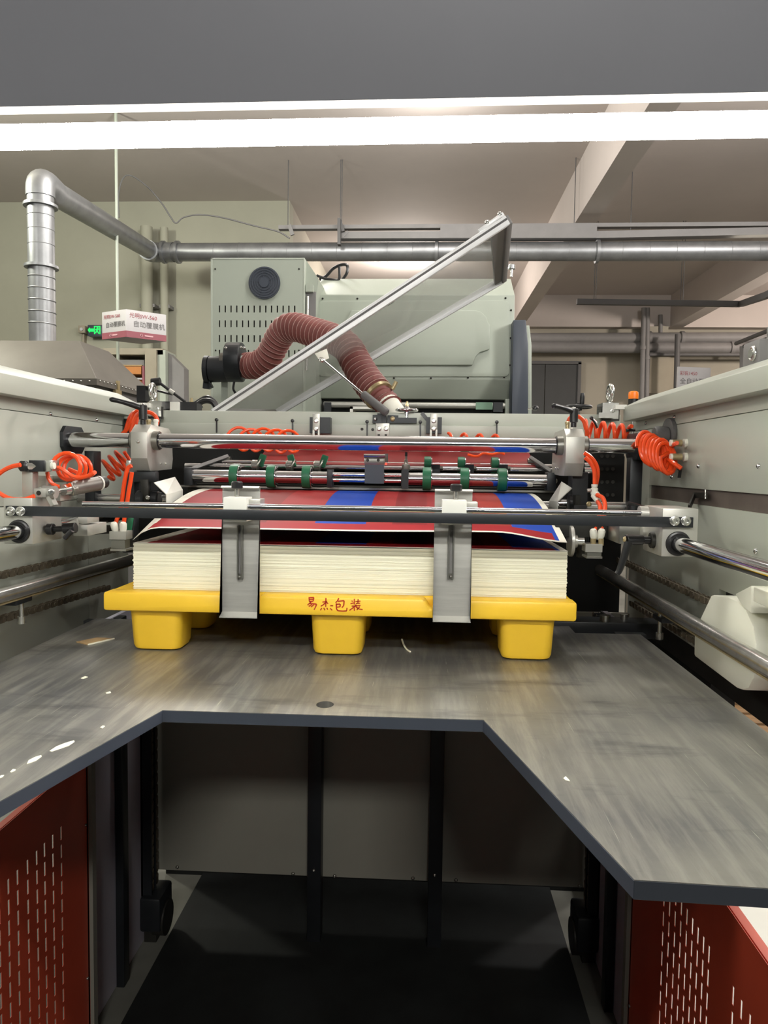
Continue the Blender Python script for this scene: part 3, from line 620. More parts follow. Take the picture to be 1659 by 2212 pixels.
# ================================================================== FEEDER FRAME
fr = thing('feeder_frame', (0, 2.0, 0), 'pale grey-green steel feeder frame: side walls, capping beams and lift pit', 'machine frame')
YF = 2.46                                    # depth of the cross beam
def wall_side(s):
    X = .84 * s
    def b(x0, x1, *r, bev=0): x0, x1 = sorted((x0 * s, x1 * s)); return B().box(x0, x1, *r, bev)
    def addb(m, x0, x1, *r, bev=0): x0, x1 = sorted((x0 * s, x1 * s)); m.box(x0, x1, *r, bev); return m
    core = obj('wall_core', b(.856, .93, .55, YF + .02, 1.06, 1.74), 'dark_iron', fr)
    if s > 0:
        pn = obj('side_panel', b(.84, .856, .55, 2.272, 1.524, 1.692, bev=.001), 'paint', fr)
        obj('side_panel', b(.84, .856, 2.2735, YF, 1.06, 1.692, bev=.001), 'paint', fr)
        lw = obj('side_panel', addb(b(.84, .856, 1.72, 2.272, 1.13, 1.485), .84, .856, .55, 1.72, 1.30, 1.485), 'paint', fr)
        up = obj('side_panel', b(.84, .856, .55, YF, 1.6935, 1.745, bev=.001), 'paint', fr)
        for u, v in ((1510, 1007), (1640, 1007), (1452, 1030)): bolt(pn, PX(u, v, .84), (-1, 0, 0), .006, 'chrome', False, 'screw')
        for u, v in ((1634, 1191),): bolt(lw, PX(u, v, .84), (-1, 0, 0), .006, 'chrome', False, 'screw')
        for u, v in ((1458, 901), (1396, 914)): bolt(up, PX(u, v, .84), (-1, 0, 0), .006, 'chrome', False, 'screw')
        obj('slot_back', b(.847, .860, .55, 2.272, 1.48, 1.528), 'slot_steel', fr)
    else:
        pn = obj('side_panel', b(.84, .856, .55, YF, 1.462, 1.692, bev=.001), 'paint', fr)
        lw = obj('side_panel', b(.84, .856, .55, 2.16, 1.06, 1.46, bev=.001), 'paint', fr)
        obj('side_panel', b(.84, .856, 2.163, YF, 1.06, 1.46, bev=.001), 'paint', fr)
        up = obj('side_panel', b(.84, .856, .55, YF, 1.6935, 1.745, bev=.001), 'paint', fr)
        for u, v in ((108, 894), (208, 907)): bolt(up, PX(u, v, -.84), (1, 0, 0), .006, 'chrome', False, 'screw')
    # capping beam: inner face, bevelled top
    yz = [(.80, 1.724), (.80, 1.770), (.862, 1.800), (1.06, 1.800), (1.06, 1.724)]
    obj('capping_beam', B().prism([(x * s, z) for x, z in yz], 'y', .5, YF - .02, .002), 'paint', fr)
    # lower frame legs outside, pit side panels, red guards
    obj('outer_leg', b(.93, 1.02, 2.30, 2.46, 0 if s < 0 else .112, 1.72), 'paint', fr); obj('outer_leg', b(.93, 1.02, .55, .68, 0 if s < 0 else .112, 1.72), 'paint', fr)
    obj('pit_side_panel', b(.735, .75, 1.90, 2.36, 0, 1.12), 'paint_purple', fr)
    obj('edge_channel', b(.70, .735, 1.862, 1.885, 0, 1.10), 'pit_panel', fr); obj('edge_channel', b(.712, .735, 1.893, 1.903, 0, 1.10), 'dark_fill', fr)
    return pn
wr = wall_side(1); wl_ = wall_side(-1)
# cross beam between the walls (two folds) with its end plates
a0, a1 = -.80, .80
def zf(v, y=YF): return P(700, v, y).z
zt_, zm, zb_ = zf(889), zf(917), zf(944)
obj('cross_beam', B().box(a0, a1, YF + .012, YF + .10, zm - .01, zt_, .002), 'paint', fr)
lowb = obj('cross_beam_face', B().box(-.83, a1, YF - .01, YF + .012, zb_, zm, .0015), 'paint', fr)
obj('gap_shade', B().box(-.82, .82, YF + .03, YF + .05, 1.08, zm - .012), 'dark_fill', fr)  # black sheet painting the shade below and behind the cross beam
for u, v in ((782, 927), (805, 928)): obj('tapped_hole', B().lathe([(.005, 0), (.005, .002), (.003, .003)], P(u, v, YF - .012), (0, 1, 0), 12), 'dark_iron', lowb)
bolt(lowb, P(241, 918, YF - .02), (0, -1, 0), .011)
obj('end_block', B().box(-.835, -.81, YF - .04, YF + .02, zb_ - .03, zm + .01), 'black_metal', fr)
# pit: back panels, poles, black cavity, floor plate
for u0, u1 in ((300, 664), (695, 924), (953, 1330)):
    x0, x1 = P(u0, 1800, 2.38).x, P(u1, 1800, 2.38).x; p = obj('pit_back_panel', B().box(x0 - .02, x1 + .02, 2.38, 2.40, .20, 1.11), 'pit_panel', fr)
    for u, v in {300: ((383, 1873), (633, 1887)), 695: ((723, 1892), (892, 1897)), 953: ((985, 1901), (1252, 1913))}[u0]: bolt(p, P(u, v, 2.379), (0, -1, 0), .006, 'steel', False, 'screw')
for u, v in ((679, 1880), (940, 1890)):
    q = P(u, v, 2.33); pp = obj('guide_pole', B().box(q.x - .0225, q.x + .0225, 2.32, 2.375, 0, 1.2, .003), 'black_metal', fr); bolt(pp, P(u - 1, v, 2.318), (0, -1, 0), .005, 'zinc', False, 'screw')
obj('pit_back', B().box(-.8, .8, 2.7, 2.72, 0, 1.3), 'dark_fill', fr)
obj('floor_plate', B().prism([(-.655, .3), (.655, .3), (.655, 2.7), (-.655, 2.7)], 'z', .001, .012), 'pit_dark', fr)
for s in (-1, 1):
    q = [PX(248, 1800, -.733).y, PX(278, 1800, -.708).y]
    x0, x1 = sorted((s * .708, s * .733)); obj('pit_post', B().box(x0, x1, q[0], q[1], .0, 1.12, .003), 'black_metal', fr)
# red perforated guards
def guard(s):
    g = thing('red_guard', (s * .725, 1.4, 0), 'red slotted guard plate at the %s front of the lift pit' % ('left' if s < 0 else 'right'), 'guard')
    X = .71 * s; holes = []
    us = [20, 40, 62, 82, 99, 117, 135] if s < 0 else [1432 + 12.7 * k for k in range(9)] + [1590, 1609, 1629, 1649]
    cols = [(PX(u, 2000, X).y, k) for k, u in enumerate(us)]
    if s < 0: cols += [(cols[0][0] - .035 * (k + 1), k + 1) for k in range(9)]
    else: cols += [(cols[-1][0] - .03 * (k + 1), k) for k in range(8)]
    for y, k in cols:
        z = .68
        while z > .06:
            holes.append((round(y - .0036, 4), round(y + .0036, 4), round(z - .033, 4), round(z, 4))); z -= .046
    mb = B().panel(.75, 1.86, .02, .80, holes, lambda u, v, t: (X + s * t, u, v), .0012)
    obj('slotted_plate', mb, 'red_paint', g)
    obj('edge_fold', B().box(min(X, X + s * .02), max(X, X + s * .02), 1.852, 1.862, .02, .80), 'red_paint', g)
    obj('top_fold', B().box(min(X + s * .004, X + s * .02), max(X + s * .004, X + s * .02), .75, 1.852, .794, .80), 'red_paint', g)
    for z in (.62, .2): bolt(g, (X, 1.845, z), (-s, 0, 0), .004, 'zinc', False, 'screw')
    obj('foot', B().box(min(X, X + s * .03), max(X, X + s * .03), 1.70, 1.85, 0, .02), 'black_metal', g); obj('foot', B().box(min(X, X + s * .03), max(X, X + s * .03), .76, .9, 0, .02), 'black_metal', g)
guard(-1); guard(1)
wp = thing('white_board_pack', (1.5, 1.0, 0), 'low white wrapped board pack on the floor outside the right red guard', 'pack')
obj('boards', B().box(.80, 1.56, .3, 3.1, .0, .11, .008), 'paint_white', wp)
for y in (.9, 1.7, 2.5): obj('strap', B().box(.798, 1.562, y, y + .02, 0, .112), 'white_plastic', wp)

# ------------------------------------------------------------------ chains
def link_mesh(name, pitch, axis):            # one link: two rounded plates with a roller; runs along local X, pins along local Z
    def fig8(n=6):
        r0 = pitch * .48; out = []
        for cx_, a0 in ((pitch * .5, -PI / 2), (-pitch * .5, PI / 2)):
            for k in range(n): a = a0 + PI * k / (n - 1); out.append((cx_ + r0 * math.cos(a), r0 * math.sin(a)))
        return out
    b = B(); wz = pitch * .5
    b.prism(fig8(5), 'z', wz - pitch * .1, wz); b.prism(fig8(5), 'z', -wz, -wz + pitch * .1)
    b.cyl((pitch * .5, 0, -wz * 1.15), (pitch * .5, 0, wz * 1.15), pitch * .34, 8)
    me = bpy.data.meshes.new(name); bmesh.ops.recalc_face_normals(b.bm, faces=b.bm.faces); b.bm.to_mesh(me); b.bm.free(); me.materials.append(MATS['chain_steel']); return me
LINK = {}
def chain(name, a, c, pitch, label, pin=(1, 0, 0), mt=None):
    a, c = V(a), V(c); d = (c - a).normalized(); n = int((c - a).length / pitch); o = thing(name, a, label, 'chain')
    if pitch not in LINK: LINK[pitch] = link_mesh('link', pitch, None)
    z = V(pin); y = z.cross(d).normalized(); z = d.cross(y); R = Matrix((d, y, z)).transposed().to_euler()
    for i in range(n):
        l = bpy.data.objects.new('link', LINK[pitch]); COL.objects.link(l); l.parent = o; l.location = d * (pitch * (i + .5)); l.rotation_euler = R
        if i % 2: l.scale = (1, .9, .72)
    return o
X = .815
lc = [((0, 1243), (262, 1184)), ((0, 1338), (235, 1268))]
for (p, q), lb in zip(lc, ('upper', 'lower')):
    a, c = PX(*p, -X), PX(*q, -X); d = (c - a); a = a - d * .25; chain('roller_chain', a, c, .017, '%s greasy roller chain along the left feeder wall' % lb)
rc = [((1338, 1209), (1540, 1303)), ((1366, 1303), (1560, 1417))]
for (p, q), lb in zip(rc, ('upper', 'lower')):
    a, c = PX(*p, X), PX(*q, X); chain('roller_chain', a, c, .017, '%s greasy roller chain along the right feeder wall' % lb)
for s, lb in ((-1, 'left'), (1, 'right')):
    x0, x1 = sorted((s * .700, s * .735)); ya, yc = PX(304, 1800, -.735).y, PX(346, 1800, -.70).y
    obj('chain_channel', B().box(x0, x1, ya, ya + .006, .16, 1.12).box(x0, x1, (ya + yc) / 2 - .002, (ya + yc) / 2 + .002, .16, 1.12).box(*sorted((s * .729, s * .735)), ya, yc, .16, 1.12), 'black_metal', fr)
    for k, yy in enumerate((ya + .3 * (yc - ya) - .005, ya + .75 * (yc - ya))):
        chain('lift_chain', (s * .712, yy, .18), (s * .712, yy, 1.12), .019, '%s lift chain strand hanging at the back %s corner of the pit' % ('front' if k == 0 else 'rear', lb), pin=(1, 0, 0))
    q = (s * .70, (ya + yc) / 2, .10)
    ow = thing('chain_sprocket', (q[0], q[1], 0), 'dark chain sprocket housing at the foot of the %s lift chains' % lb, 'sprocket')
    obj('housing', B().box(min(s * .665, s * .735), max(s * .665, s * .735), ya - .02, yc + .02, .05, .165, .01), 'black_metal', ow); obj('wheel', B().cyl((s * .66, q[1], .07), (s * .70, q[1], .07), .055, 18), 'dark_iron', ow); obj('bracket', B().box(min(s * .69, s * .73), max(s * .69, s * .73), q[1] - .03, q[1] + .03, 0, .06), 'dark_iron', ow)
# motion rails beside the lifting plate: lower polished rails with hanger brackets
for s in (-1, 1):
    lb = 'left' if s < 0 else 'right'
    if s < 0: a, c = PX(0, 1288, -.752), PX(288, 1207, -.752)
    else: a, c = PX(1659, 1441, .752), PX(1268, 1214, .752)
    d = (c - a).normalized(); a = a - d * ((a.y - .57) / d.y)
    rl = thing('guide_rail', a, 'worn chrome lower guide rail along the %s feeder wall' % lb, 'rail')
    obj('rod', B().cyl(a, c, .0165, 20), 'chrome_worn', rl)
    u, v = ((46, 1298) if s < 0 else (1426, 1336)); q = PX(u, v, (.752) * s)
    obj('end_bracket', B().box(*sorted((s * .735, s * .85)), .57, .60, a.z - .03, a.z + .03, .002), 'black_metal', rl)
    h = obj('hanger_plate', B().box(min(s * .745, s * .85), max(s * .745, s * .85), q.y - .035, q.y + .035, q.z - .005, q.z + .006, .001), 'black_metal', rl)
    obj('hanger_bolt', B().cyl((q.x, q.y, q.z - .04), (q.x, q.y, q.z + .03), .0055, 12).cyl((q.x, q.y, q.z - .052), (q.x, q.y, q.z - .036), .0095, 12), 'zinc', h)
    obj('grease_strip', B().bar(a + V((-.006 * s, 0, -.0165)), c + V((-.006 * s, 0, -.0165)), .008, .003), 'brass', rl)

# ================================================================== LIFTING PLATE
ZP = 1.15
lp = thing('lifting_plate', (0, 1.5, ZP - .021), 'scratched dark steel lifting plate with a cut-out at the front', 'platform')
def plate_with_hole(outer, holes, z0, z1):
    b = B(); bm = b.bm
    def ring(pts): vs = [bm.verts.new((x, y, z1)) for x, y in pts]; return [bm.edges.new((vs[i], vs[(i + 1) % len(vs)])) for i in range(len(vs))]
    es = ring(outer)
    for h in holes: es += ring(h)
    bmesh.ops.triangle_fill(bm, use_beauty=True, use_dissolve=False, edges=es)
    r = bmesh.ops.extrude_face_region(bm, geom=list(bm.faces)); bmesh.ops.translate(bm, verts=[x for x in r['geom'] if isinstance(x, bmesh.types.BMVert)], vec=(0, 0, z0 - z1))
    return b
out = [(-.715, 1.93), (-.555, 1.93), (-.555, 2.30), (.555, 2.30), (.555, 1.90), (.72, 1.90), (.72, .735), (.383, .748), (.267, 1.219), (-.277, 1.217), (-.383, .748), (-.715, .735)]
hc = PZ(702, 1522, ZP)
slab = obj('plate', plate_with_hole(out, [[(hc.x + .0155 * math.cos(a), hc.y + .019 * math.sin(a)) for a in [2 * PI * k / 20 for k in range(20)]]], ZP - .021, ZP), 'rubbed_plate', lp)
def rim(a, c, nm='edge_paint'): obj(nm, B().bar(V((*a, ZP - .0108)), V((*c, ZP - .0108)), .0012, .0195), 'blue_grey', lp)
rim((-.277, 1.217), (.267, 1.219)); rim((.267, 1.219), (.383, .748)); rim((-.277, 1.217), (-.383, .748)); rim((.383, .748), (.72, .735))
obj('under_beam', B().box(-.68, .68, 1.80, 1.86, ZP - .09, ZP - .021), 'black_metal', lp)
for s in (-1, 1): obj('chain_lug', B().box(min(s * .66, s * .735), max(s * .66, s * .735), 1.90, 1.93, ZP - .06, ZP - .001), 'black_metal', lp)
obj('chain_lug', B().cyl(P(1307, 1335, 2.0) - V((0, 0, .02)), P(1307, 1335, 2.0) + V((0, 0, .008)), .014, 14).cyl(P(1348, 1333, 2.03) - V((0, 0, .02)), P(1348, 1333, 2.03) + V((0, 0, .008)), .010, 14), 'zinc', lp)
obj('rear_bracket', B().box(.50, .80, 1.98, 2.06, ZP - .03, ZP + .012, .003), 'black_metal', lp)
def chip(px, mt='paper_edge', nm='paint_chip', th=.0008):
    q = [PZ(u, v, ZP) for u, v in px]; obj(nm, B().prism([(p.x, p.y) for p in q], 'z', ZP + .0001, ZP + th), mt, lp)
chip([(107, 1623), (122, 1613), (140, 1606), (160, 1600), (161, 1603), (148, 1612), (130, 1618), (112, 1624)])
chip([(58, 1651), (62, 1643), (76, 1636), (89, 1632), (90, 1635), (78, 1644), (64, 1649)])
chip([(22, 1668), (28, 1662), (34, 1663), (32, 1666), (24, 1669)]); chip([(-4, 1681), (2, 1676), (9, 1675), (6, 1679), (-2, 1682)])
chip([(1217, 1682), (1222, 1678), (1228, 1684), (1231, 1688), (1222, 1686)]); chip([(216, 1572), (222, 1568), (227, 1569), (221, 1574)])
chip([(174, 1466), (184, 1461), (190, 1463), (180, 1467)]); chip([(228, 1497), (238, 1494), (240, 1497), (230, 1499)])
cs = thing('cardboard_scrap', PZ(205, 1387, ZP), 'flat brown cardboard scrap on the plate left of the yellow pallet', 'scrap')
q = [PZ(u, v, ZP) for u, v in ((165, 1388), (210, 1379), (247, 1381), (190, 1394))]; obj('card', B().prism([(p.x, p.y) for p in q], 'z', ZP + .0002, ZP + .0025), 'cardboard', cs)
obj('bare_edge', B().bar(V((q[3].x, q[3].y, ZP + .0018)), V((q[2].x, q[2].y, ZP + .0018)), .002, .003), 'paper_edge', cs)
cs = thing('paper_curl', PZ(878, 1404, ZP), 'tiny curled paper strip on the plate before the pallet', 'scrap')
q = [PZ(u, v, ZP) + V((0, 0, h)) for u, v, h in ((868, 1392, .012), (872, 1398, .006), (878, 1404, .002), (886, 1409, .001))]
obj('strip', B().tube(sp(q, 4), .0022, 6), 'paper_edge', cs)

# ================================================================== YELLOW PALLET
YP = 1.585
pa = thing('plastic_pallet', (0, 1.9, ZP), 'yellow plastic pallet with red handwritten characters on its front', 'pallet')
xl, xr = P(222, 1290, YP).x, P(1247, 1313, YP).x; zt, zb = 1.2845, 1.243
nx0, nx1 = P(914, 1300, YP).x, P(972, 1300, YP).x
mx0, mx1 = P(477, 1300, YP).x, P(562, 1300, YP).x
rimp = [(xl, zb), (xr, zb), (xr, zt), (nx1, zt), (nx1 - .006, zt - .020), (nx0 + .014, zt - .020), (nx0 + .006, zt - .004), (nx0 - .002, zt), (mx1, zt), (mx1 - .008, zt - .018), (mx0 + .008, zt - .018), (mx0, zt), (xl, zt)]
obj('front_rim', B().prism(rimp, 'y', YP, YP + .05, .006), 'yellow_plastic', pa)
obj('deck', B().box(xl + .001, xr - .001, YP + .042, 2.20, zb + .001, zt - .0005, .008, 3), 'yellow_plastic', pa)
def foot(xc, yc, wt, wb, dt, db, zt, z0):
    def ring(w_, d_, z, r): return [(xc + (w_ - r) * sx + r * math.cos(a0 + k * PI / 8), yc + (d_ - r) * sy + r * math.sin(a0 + k * PI / 8), z) for sx, sy, a0 in ((1, 1, 0), (-1, 1, PI / 2), (-1, -1, PI), (1, -1, 1.5 * PI)) for k in range(5)]
    return B().loft([ring(wt, dt, zt, .018), ring(wt - .003, dt - .003, zt - .012, .02), ring(wb, db, z0 + .012, .02), ring(wb - .003, db - .003, z0 + .004, .02), ring(wb - .012, db - .012, z0, .018)])
ft = None
for j, yc in enumerate((1.655, 1.875, 2.10)):
    for u0, u1, uc in ((266, 395, -.433), (667, 792, -.024), (1076, 1207, .392)):
        if ft is None: ft = obj('foot', foot(uc, yc, .0625, .0555, .055, .047, zb + .004, ZP), 'yellow_plastic', pa); fo = origin(ft)
        else: rep(ft, (uc, yc, ZP), pa)
strokes = [[(275, 218), (395, 212), (377, 296)], [(285, 218), (292, 305)], [(292, 262), (380, 257)], [(288, 305), (376, 298)], [(332, 312), (252, 384)], [(300, 348), (452, 362), (440, 410), (398, 490)], [(352, 368), (280, 415)], [(396, 374), (330, 428)],
 [(585, 316), (692, 304)], [(664, 225), (662, 330), (660, 425)], [(652, 330), (610, 372), (550, 411)], [(676, 318), (714, 354)], [(572, 450), (540, 500)], [(616, 446), (642, 500)], [(684, 446), (706, 486)], [(762, 396), (826, 400)], [(760, 456), (806, 500)],
 [(952, 230), (925, 285), (880, 332)], [(930, 300), (1072, 284), (1064, 390), (1022, 444)], [(900, 368), (985, 360), (980, 424), (905, 430)], [(895, 345), (900, 470), (932, 510), (1040, 518), (1128, 515), (1136, 445)],
 [(1300, 242), (1300, 372)], [(1240, 284), (1264, 306)], [(1214, 356), (1286, 332)], [(1386, 248), (1380, 342)], [(1324, 302), (1440, 294)], [(1334, 348), (1430, 340)], [(1240, 408), (1440, 394)], [(1344, 372), (1310, 414), (1192, 502)], [(1298, 434), (1302, 512)], [(1330, 418), (1400, 470), (1488, 484)], [(1424, 420), (1356, 492)]]
for k, (i0, i1) in enumerate(((0, 8), (8, 17), (17, 21), (21, 32))):
    b = B()
    for s_ in strokes[i0:i1]:
        q = [P(640 + x / 10.37, 1270 + y / 10.37, YP - .0003) for x, y in s_]
        for i in range(len(q) - 1): b.bar(q[i], q[i + 1],   .0008, .0027 - .0004 * (i == len(q) - 2), (0, 0, 1) if abs((q[i + 1] - q[i]).x) > abs((q[i + 1] - q[i]).z) else (1, 0, 0))
    obj('painted_character', b, 'ink_red', pa)

# ================================================================== PAPER STACK AND SHEETS
YS = 1.633; X0, X1 = -.492, .478
ZB, ZT = zt, 1.388
ps = thing('paper_stack', (0, 1.9, ZB), 'tall stack of cream paperboard sheets on the yellow pallet', 'paper stack')
b = B(); z = ZB; n = 46
while z < ZT - .001:
    h = random.choice((.0012, .0018, .0022, .003)); h = min(h, ZT - z); j = random.gauss(0, .0006); k = random.gauss(0, .0008); fl = .004 * ((z - ZB) / (ZT - ZB) - .5) * 0
    b.box(X0 + k, X1 + k * .7, YS + j + fl, 2.18, z, z + h - .00012); z += h
obj('sheets', b, 'paper_edge', ps, kind='stuff')
def gridsheet(name, fn, nu, nv, mt, parent, th=.0006, **kw):
    me = bpy.data.meshes.new(name); vs = []; fs = []; uvs = []
    for k in (0, 1):
        for j in range(nv + 1):
            for i in range(nu + 1): p = V(fn(i / nu, j / nv)); p.z -= k * th; vs.append(p); uvs.append((i / nu, j / nv))
    W = nu + 1; O = W * (nv + 1)
    for j in range(nv):
        for i in range(nu):
            a = j * W + i; fs.append((a, a + 1, a + W + 1, a + W)); fs.append((O + a + W, O + a + W + 1, O + a + 1, O + a))
    for i in range(nu): fs.append((i, O + i, O + i + 1, i + 1)); a = nv * W + i; fs.append((a + 1, O + a + 1, O + a, a))
    for j in range(nv): a = j * W; fs.append((a + W, O + a + W, O + a, a)); a = j * W + nu; fs.append((a, O + a, O + a + W, a + W))
    og = vs[0].copy(); og = og - (origin(parent) if parent else V((0, 0, 0)))
    base = vs[0].copy(); me.from_pydata([v - base for v in vs], [], fs); l = me.uv_layers.new(name='UVMap')
    for p in me.polygons:
        p.use_smooth = True
        for li in p.loop_indices: l.data[li].uv = uvs[me.loops[li].vertex_index]
    me.set_sharp_from_angle(angle=.7); me.materials.append(MATS[mt]); o = bpy.data.objects.new(name, me); COL.objects.link(o); o.location = og; o.parent = parent; WO[o.name] = base
    for k, v in kw.items(): o[k] = v
    return o
gridsheet('top_sheet', lambda u, v: (X0 - .001 + (X1 - X0 + .002) * u, YS + .001 + .55 * v, ZT + .0012 + .0015 * math.sin(3 * u) * (1 - v)), 30, 6, 'sheet_print', ps, .001)
fz = [(0.0, P(300, 1140, 1.635).z), (.2, P(480, 1142, 1.635).z), (.5, P(750, 1147, 1.635).z), (.84, P(1080, 1150, 1.635).z), (1.0, P(1205, 1172, 1.635).z)]
def fzi(u):
    for (a, za), (c, zc) in zip(fz, fz[1:]):
        if u <= c: t = (u - a) / (c - a); t = t * t * (3 - 2 * t); return za + (zc - za) * t
    return fz[-1][1]
zback = P(800, 1061, 2.17).z
def lifted(u, v):
    zf_ = fzi(u); e = math.sin(v * PI / 2) ** 1.0
    if u < .06: zf_ -= .028 * (1 - u / .06) ** 2
    return (X0 - .004 + (X1 - X0 + .004) * u, YS + .008 + .54 * v, zf_ + (zback - zf_) * e)
gridsheet('printed_sheet', lifted, 48, 24, 'sheet_print', None, .0009, label='lifted top sheet printed dark red with two blue stripes', category='sheet')
s0, s1, s2 = P(820, 1002, 2.26), P(820, 978, 2.40), P(820, 940, 2.62)
gridsheet('printed_sheet', lambda u, v: (-.36 + .86 * u, 2.27 + .34 * v, s0.z - .004 + (s2.z - s0.z) * v), 20, 6, 'red_feed', None, .0009, label='red printed sheet running up the feed board behind the shafts', category='sheet') if 'red_feed' in MATS else None

# ================================================================== GEAR COVER, TIMBER OUTSIDE
XC = .785
gc = thing('gear_cover', PX(1560, 1480, XC), 'cream plastic chain cover bolted to the right feeder wall', 'cover')
pr = [PX(u, v, XC) for u, v in ((1535, 1285), (1513, 1332), (1499, 1364), (1498, 1417), (1590, 1487), (1603, 1491), (1615, 1488), (1626, 1466), (1632, 1430), (1632, 1392), (1626, 1353), (1610, 1317), (1590, 1297), (1570, 1289))]
obj('shell', B().prism([(p.y, p.z) for p in pr], 'x', XC, .90, .006), 'cream_plastic', gc)
a, c = PX(1627, 1267, XC - .02), PX(1700, 1330, XC - .02)
obj('raised_box', B().box(XC - .02, .9, min(a.y, c.y), max(a.y, c.y), c.z, a.z, .003), 'cream_plastic', gc)
pr = [PX(u, v, XC + .002) for u, v in ((1592, 1283), (1627, 1265), (1627, 1325), (1608, 1310))]
obj('sloped_shoulder', B().prism([(p.y, p.z) for p in pr], 'x', XC - .002, .9, .002), 'cream_plastic', gc)
dk = obj('dark_housing', B().box(.862, .92, 1.80, 2.40, .55, 1.14), 'dark_fill', fr)
wd = thing('wooden_pallet', (2.0, 3.3, .34), 'worn wooden pallet on a brown carton, outside the right end of the lifting plate', 'pallet')
zq = .44
for k in range(6): obj('deck_board', B().box(1.60, 2.4, 2.88 + k * .14, 2.99 + k * .14, zq, zq + .018, .002), 'wood', wd)
for k in range(3): obj('stringer', B().box(1.61 + k * .34, 1.70 + k * .34, 2.88, 3.69, zq - .018, zq, .002), 'wood', wd)
for k in range(3):
    for j in range(3): obj('block', B().box(1.61 + k * .34, 1.70 + k * .34, 2.90 + j * .33, 3.0 + j * .33, zq - .10, zq - .018, .003), 'wood', wd)
ct = thing('carton', (2.0, 3.3, 0), 'brown carton under the wooden pallet at the right', 'carton')
obj('body', B().box(1.62, 2.38, 2.9, 3.66, 0, zq - .10, .004), 'cardboard', ct); obj('tape', B().box(1.97, 2.02, 2.899, 3.661, 0, zq - .099), 'beige', ct)
ct = thing('carton', (1.9, 4.1, 0), 'tall brown carton standing behind the wooden pallet at the right', 'carton')
obj('body', B().box(1.5, 2.4, 3.75, 4.5, 0, .85, .004), 'cardboard', ct); obj('tape', B().box(1.92, 1.97, 3.749, 4.501, 0, .851), 'beige', ct)
dc = thing('floor_drum', (-1.6, 2.2, 0), 'dark drum on the floor beyond the left red guard', 'drum')
obj('drum', B().lathe([(.16, 0), (.165, .02), (.16, .06), (.16, .5), (.166, .53), (.15, .55)], (-1.6, 2.3, 0), (0, 0, 1), 24), 'black_metal', dc); obj('lid', B().cyl((-1.6, 2.3, .55), (-1.6, 2.3, .56), .14, 24), 'dark_iron', dc)

# ================================================================== OVERHEAD LAMP AND GANTRY
YL = .79
YG = .68
g = thing('gantry_beam', (0, .7, 1.9), 'dark grey overhead beam plate across the top, in front of the lamp', 'beam')
zl, zr = P(0, 231, YG), P(1659, 199, YG)
def zg(x): return zl.z + (zr.z - zl.z) * (x - zl.x) / (zr.x - zl.x)
obj('face_plate', B().hexa([(-1.05, YG, zg(-1.05)), (1.05, YG, zg(1.05)), (1.05, YG + .06, zg(1.05) + .034), (-1.05, YG + .06, zg(-1.05) + .034), (-1.05, YG - .04, 2.35), (1.05, YG - .04, 2.35), (1.05, YG + .06, 2.35), (-1.05, YG + .06, 2.35)], .0008), 'gantry', g)
for s in (-1, 1): obj('post', B().box(s * .98 - .03, s * .98 + .03, YG, YG + .06, 1.80, zg(s) + .02, .003), 'gantry', g)
lm = thing('linear_lamp', (0, YL, 1.9), 'bright linear tube lamp with a thin glowing strip imitating its reflection under the hood', 'lamp')
tl, tr = P(0, 297, YL), P(1659, 268, YL)
def ends(p, q, x0, x1): d = (q - p); return p + d * ((x0 - p.x) / d.x), p + d * ((x1 - p.x) / d.x)
e0, e1 = ends(tl, tr, -.78, .78); rt = 26 * YL / F * .98; obj('tube', B().cyl(e0, e1, rt, 10), 'tube_glow', lm)
u0, u1 = ends(P(0, 239, YL), P(1659, 208, YL), -.78, .78); obj('reflection_strip', B().bar(u0 + V((0, -.001, 0)), u1 + V((0, -.001, 0)), .004, 15.5 * YL / F), 'reflection_glow', lm)  # glowing strip imitates the tube's reflection on the beam underside
obj('housing', B().bar(u0 + V((0, .02, .021)), u1 + V((0, .02, .021)), .03, .012, (0, 0, 1)), 'trunk_grey', lm)
for s, p in ((-1, e0), (1, e1)): obj('end_cap', B().cyl(p, p + V((s * .03, 0, 0)), rt * 1.15, 14), 'white_plastic', lm); obj('bracket', B().bar(p + V((s * .005, .0, 0)), V((p.x + s * .005, YL + .02, 2.0)), .012, .003, (1, 0, 0)), 'zinc', lm)

# ================================================================== BACK-STOP BAR ON ITS SLIDE BLOCKS
YB = 1.50
sbar = thing('stop_bar', (0, YB, P(750, 1120, YB).z), 'long black flat bar crossing in front of the paper stack', 'bar')
a, c = P(12, 1105, YB), P(1498, 1126, YB); zc = (a.z + c.z) / 2
obj('flat_bar', B().box(a.x, c.x, YB, YB + .008, zc - .0108, zc + .0098, .0008), 'black_metal', sbar)
rz = zc + .0155; obj('chrome_rod', B().cyl((P(170, 1095, YB).x, YB + .02, rz), (P(1392, 1108, YB).x, YB + .02, rz), .0058, 14), 'chrome', sbar)
for u, v in ((24, 1104), (45, 1104), (1457, 1125), (1481, 1125)): bolt(sbar, P(u, v, YB - .0005), (0, -1, 0), .0102)
obj('rod_sleeve', B().cyl((P(1390, 1108, YB).x, YB + .03, rz - .002), (P(1408, 1108, YB).x, YB + .03, rz - .002), .016, 16), 'alu', sbar)
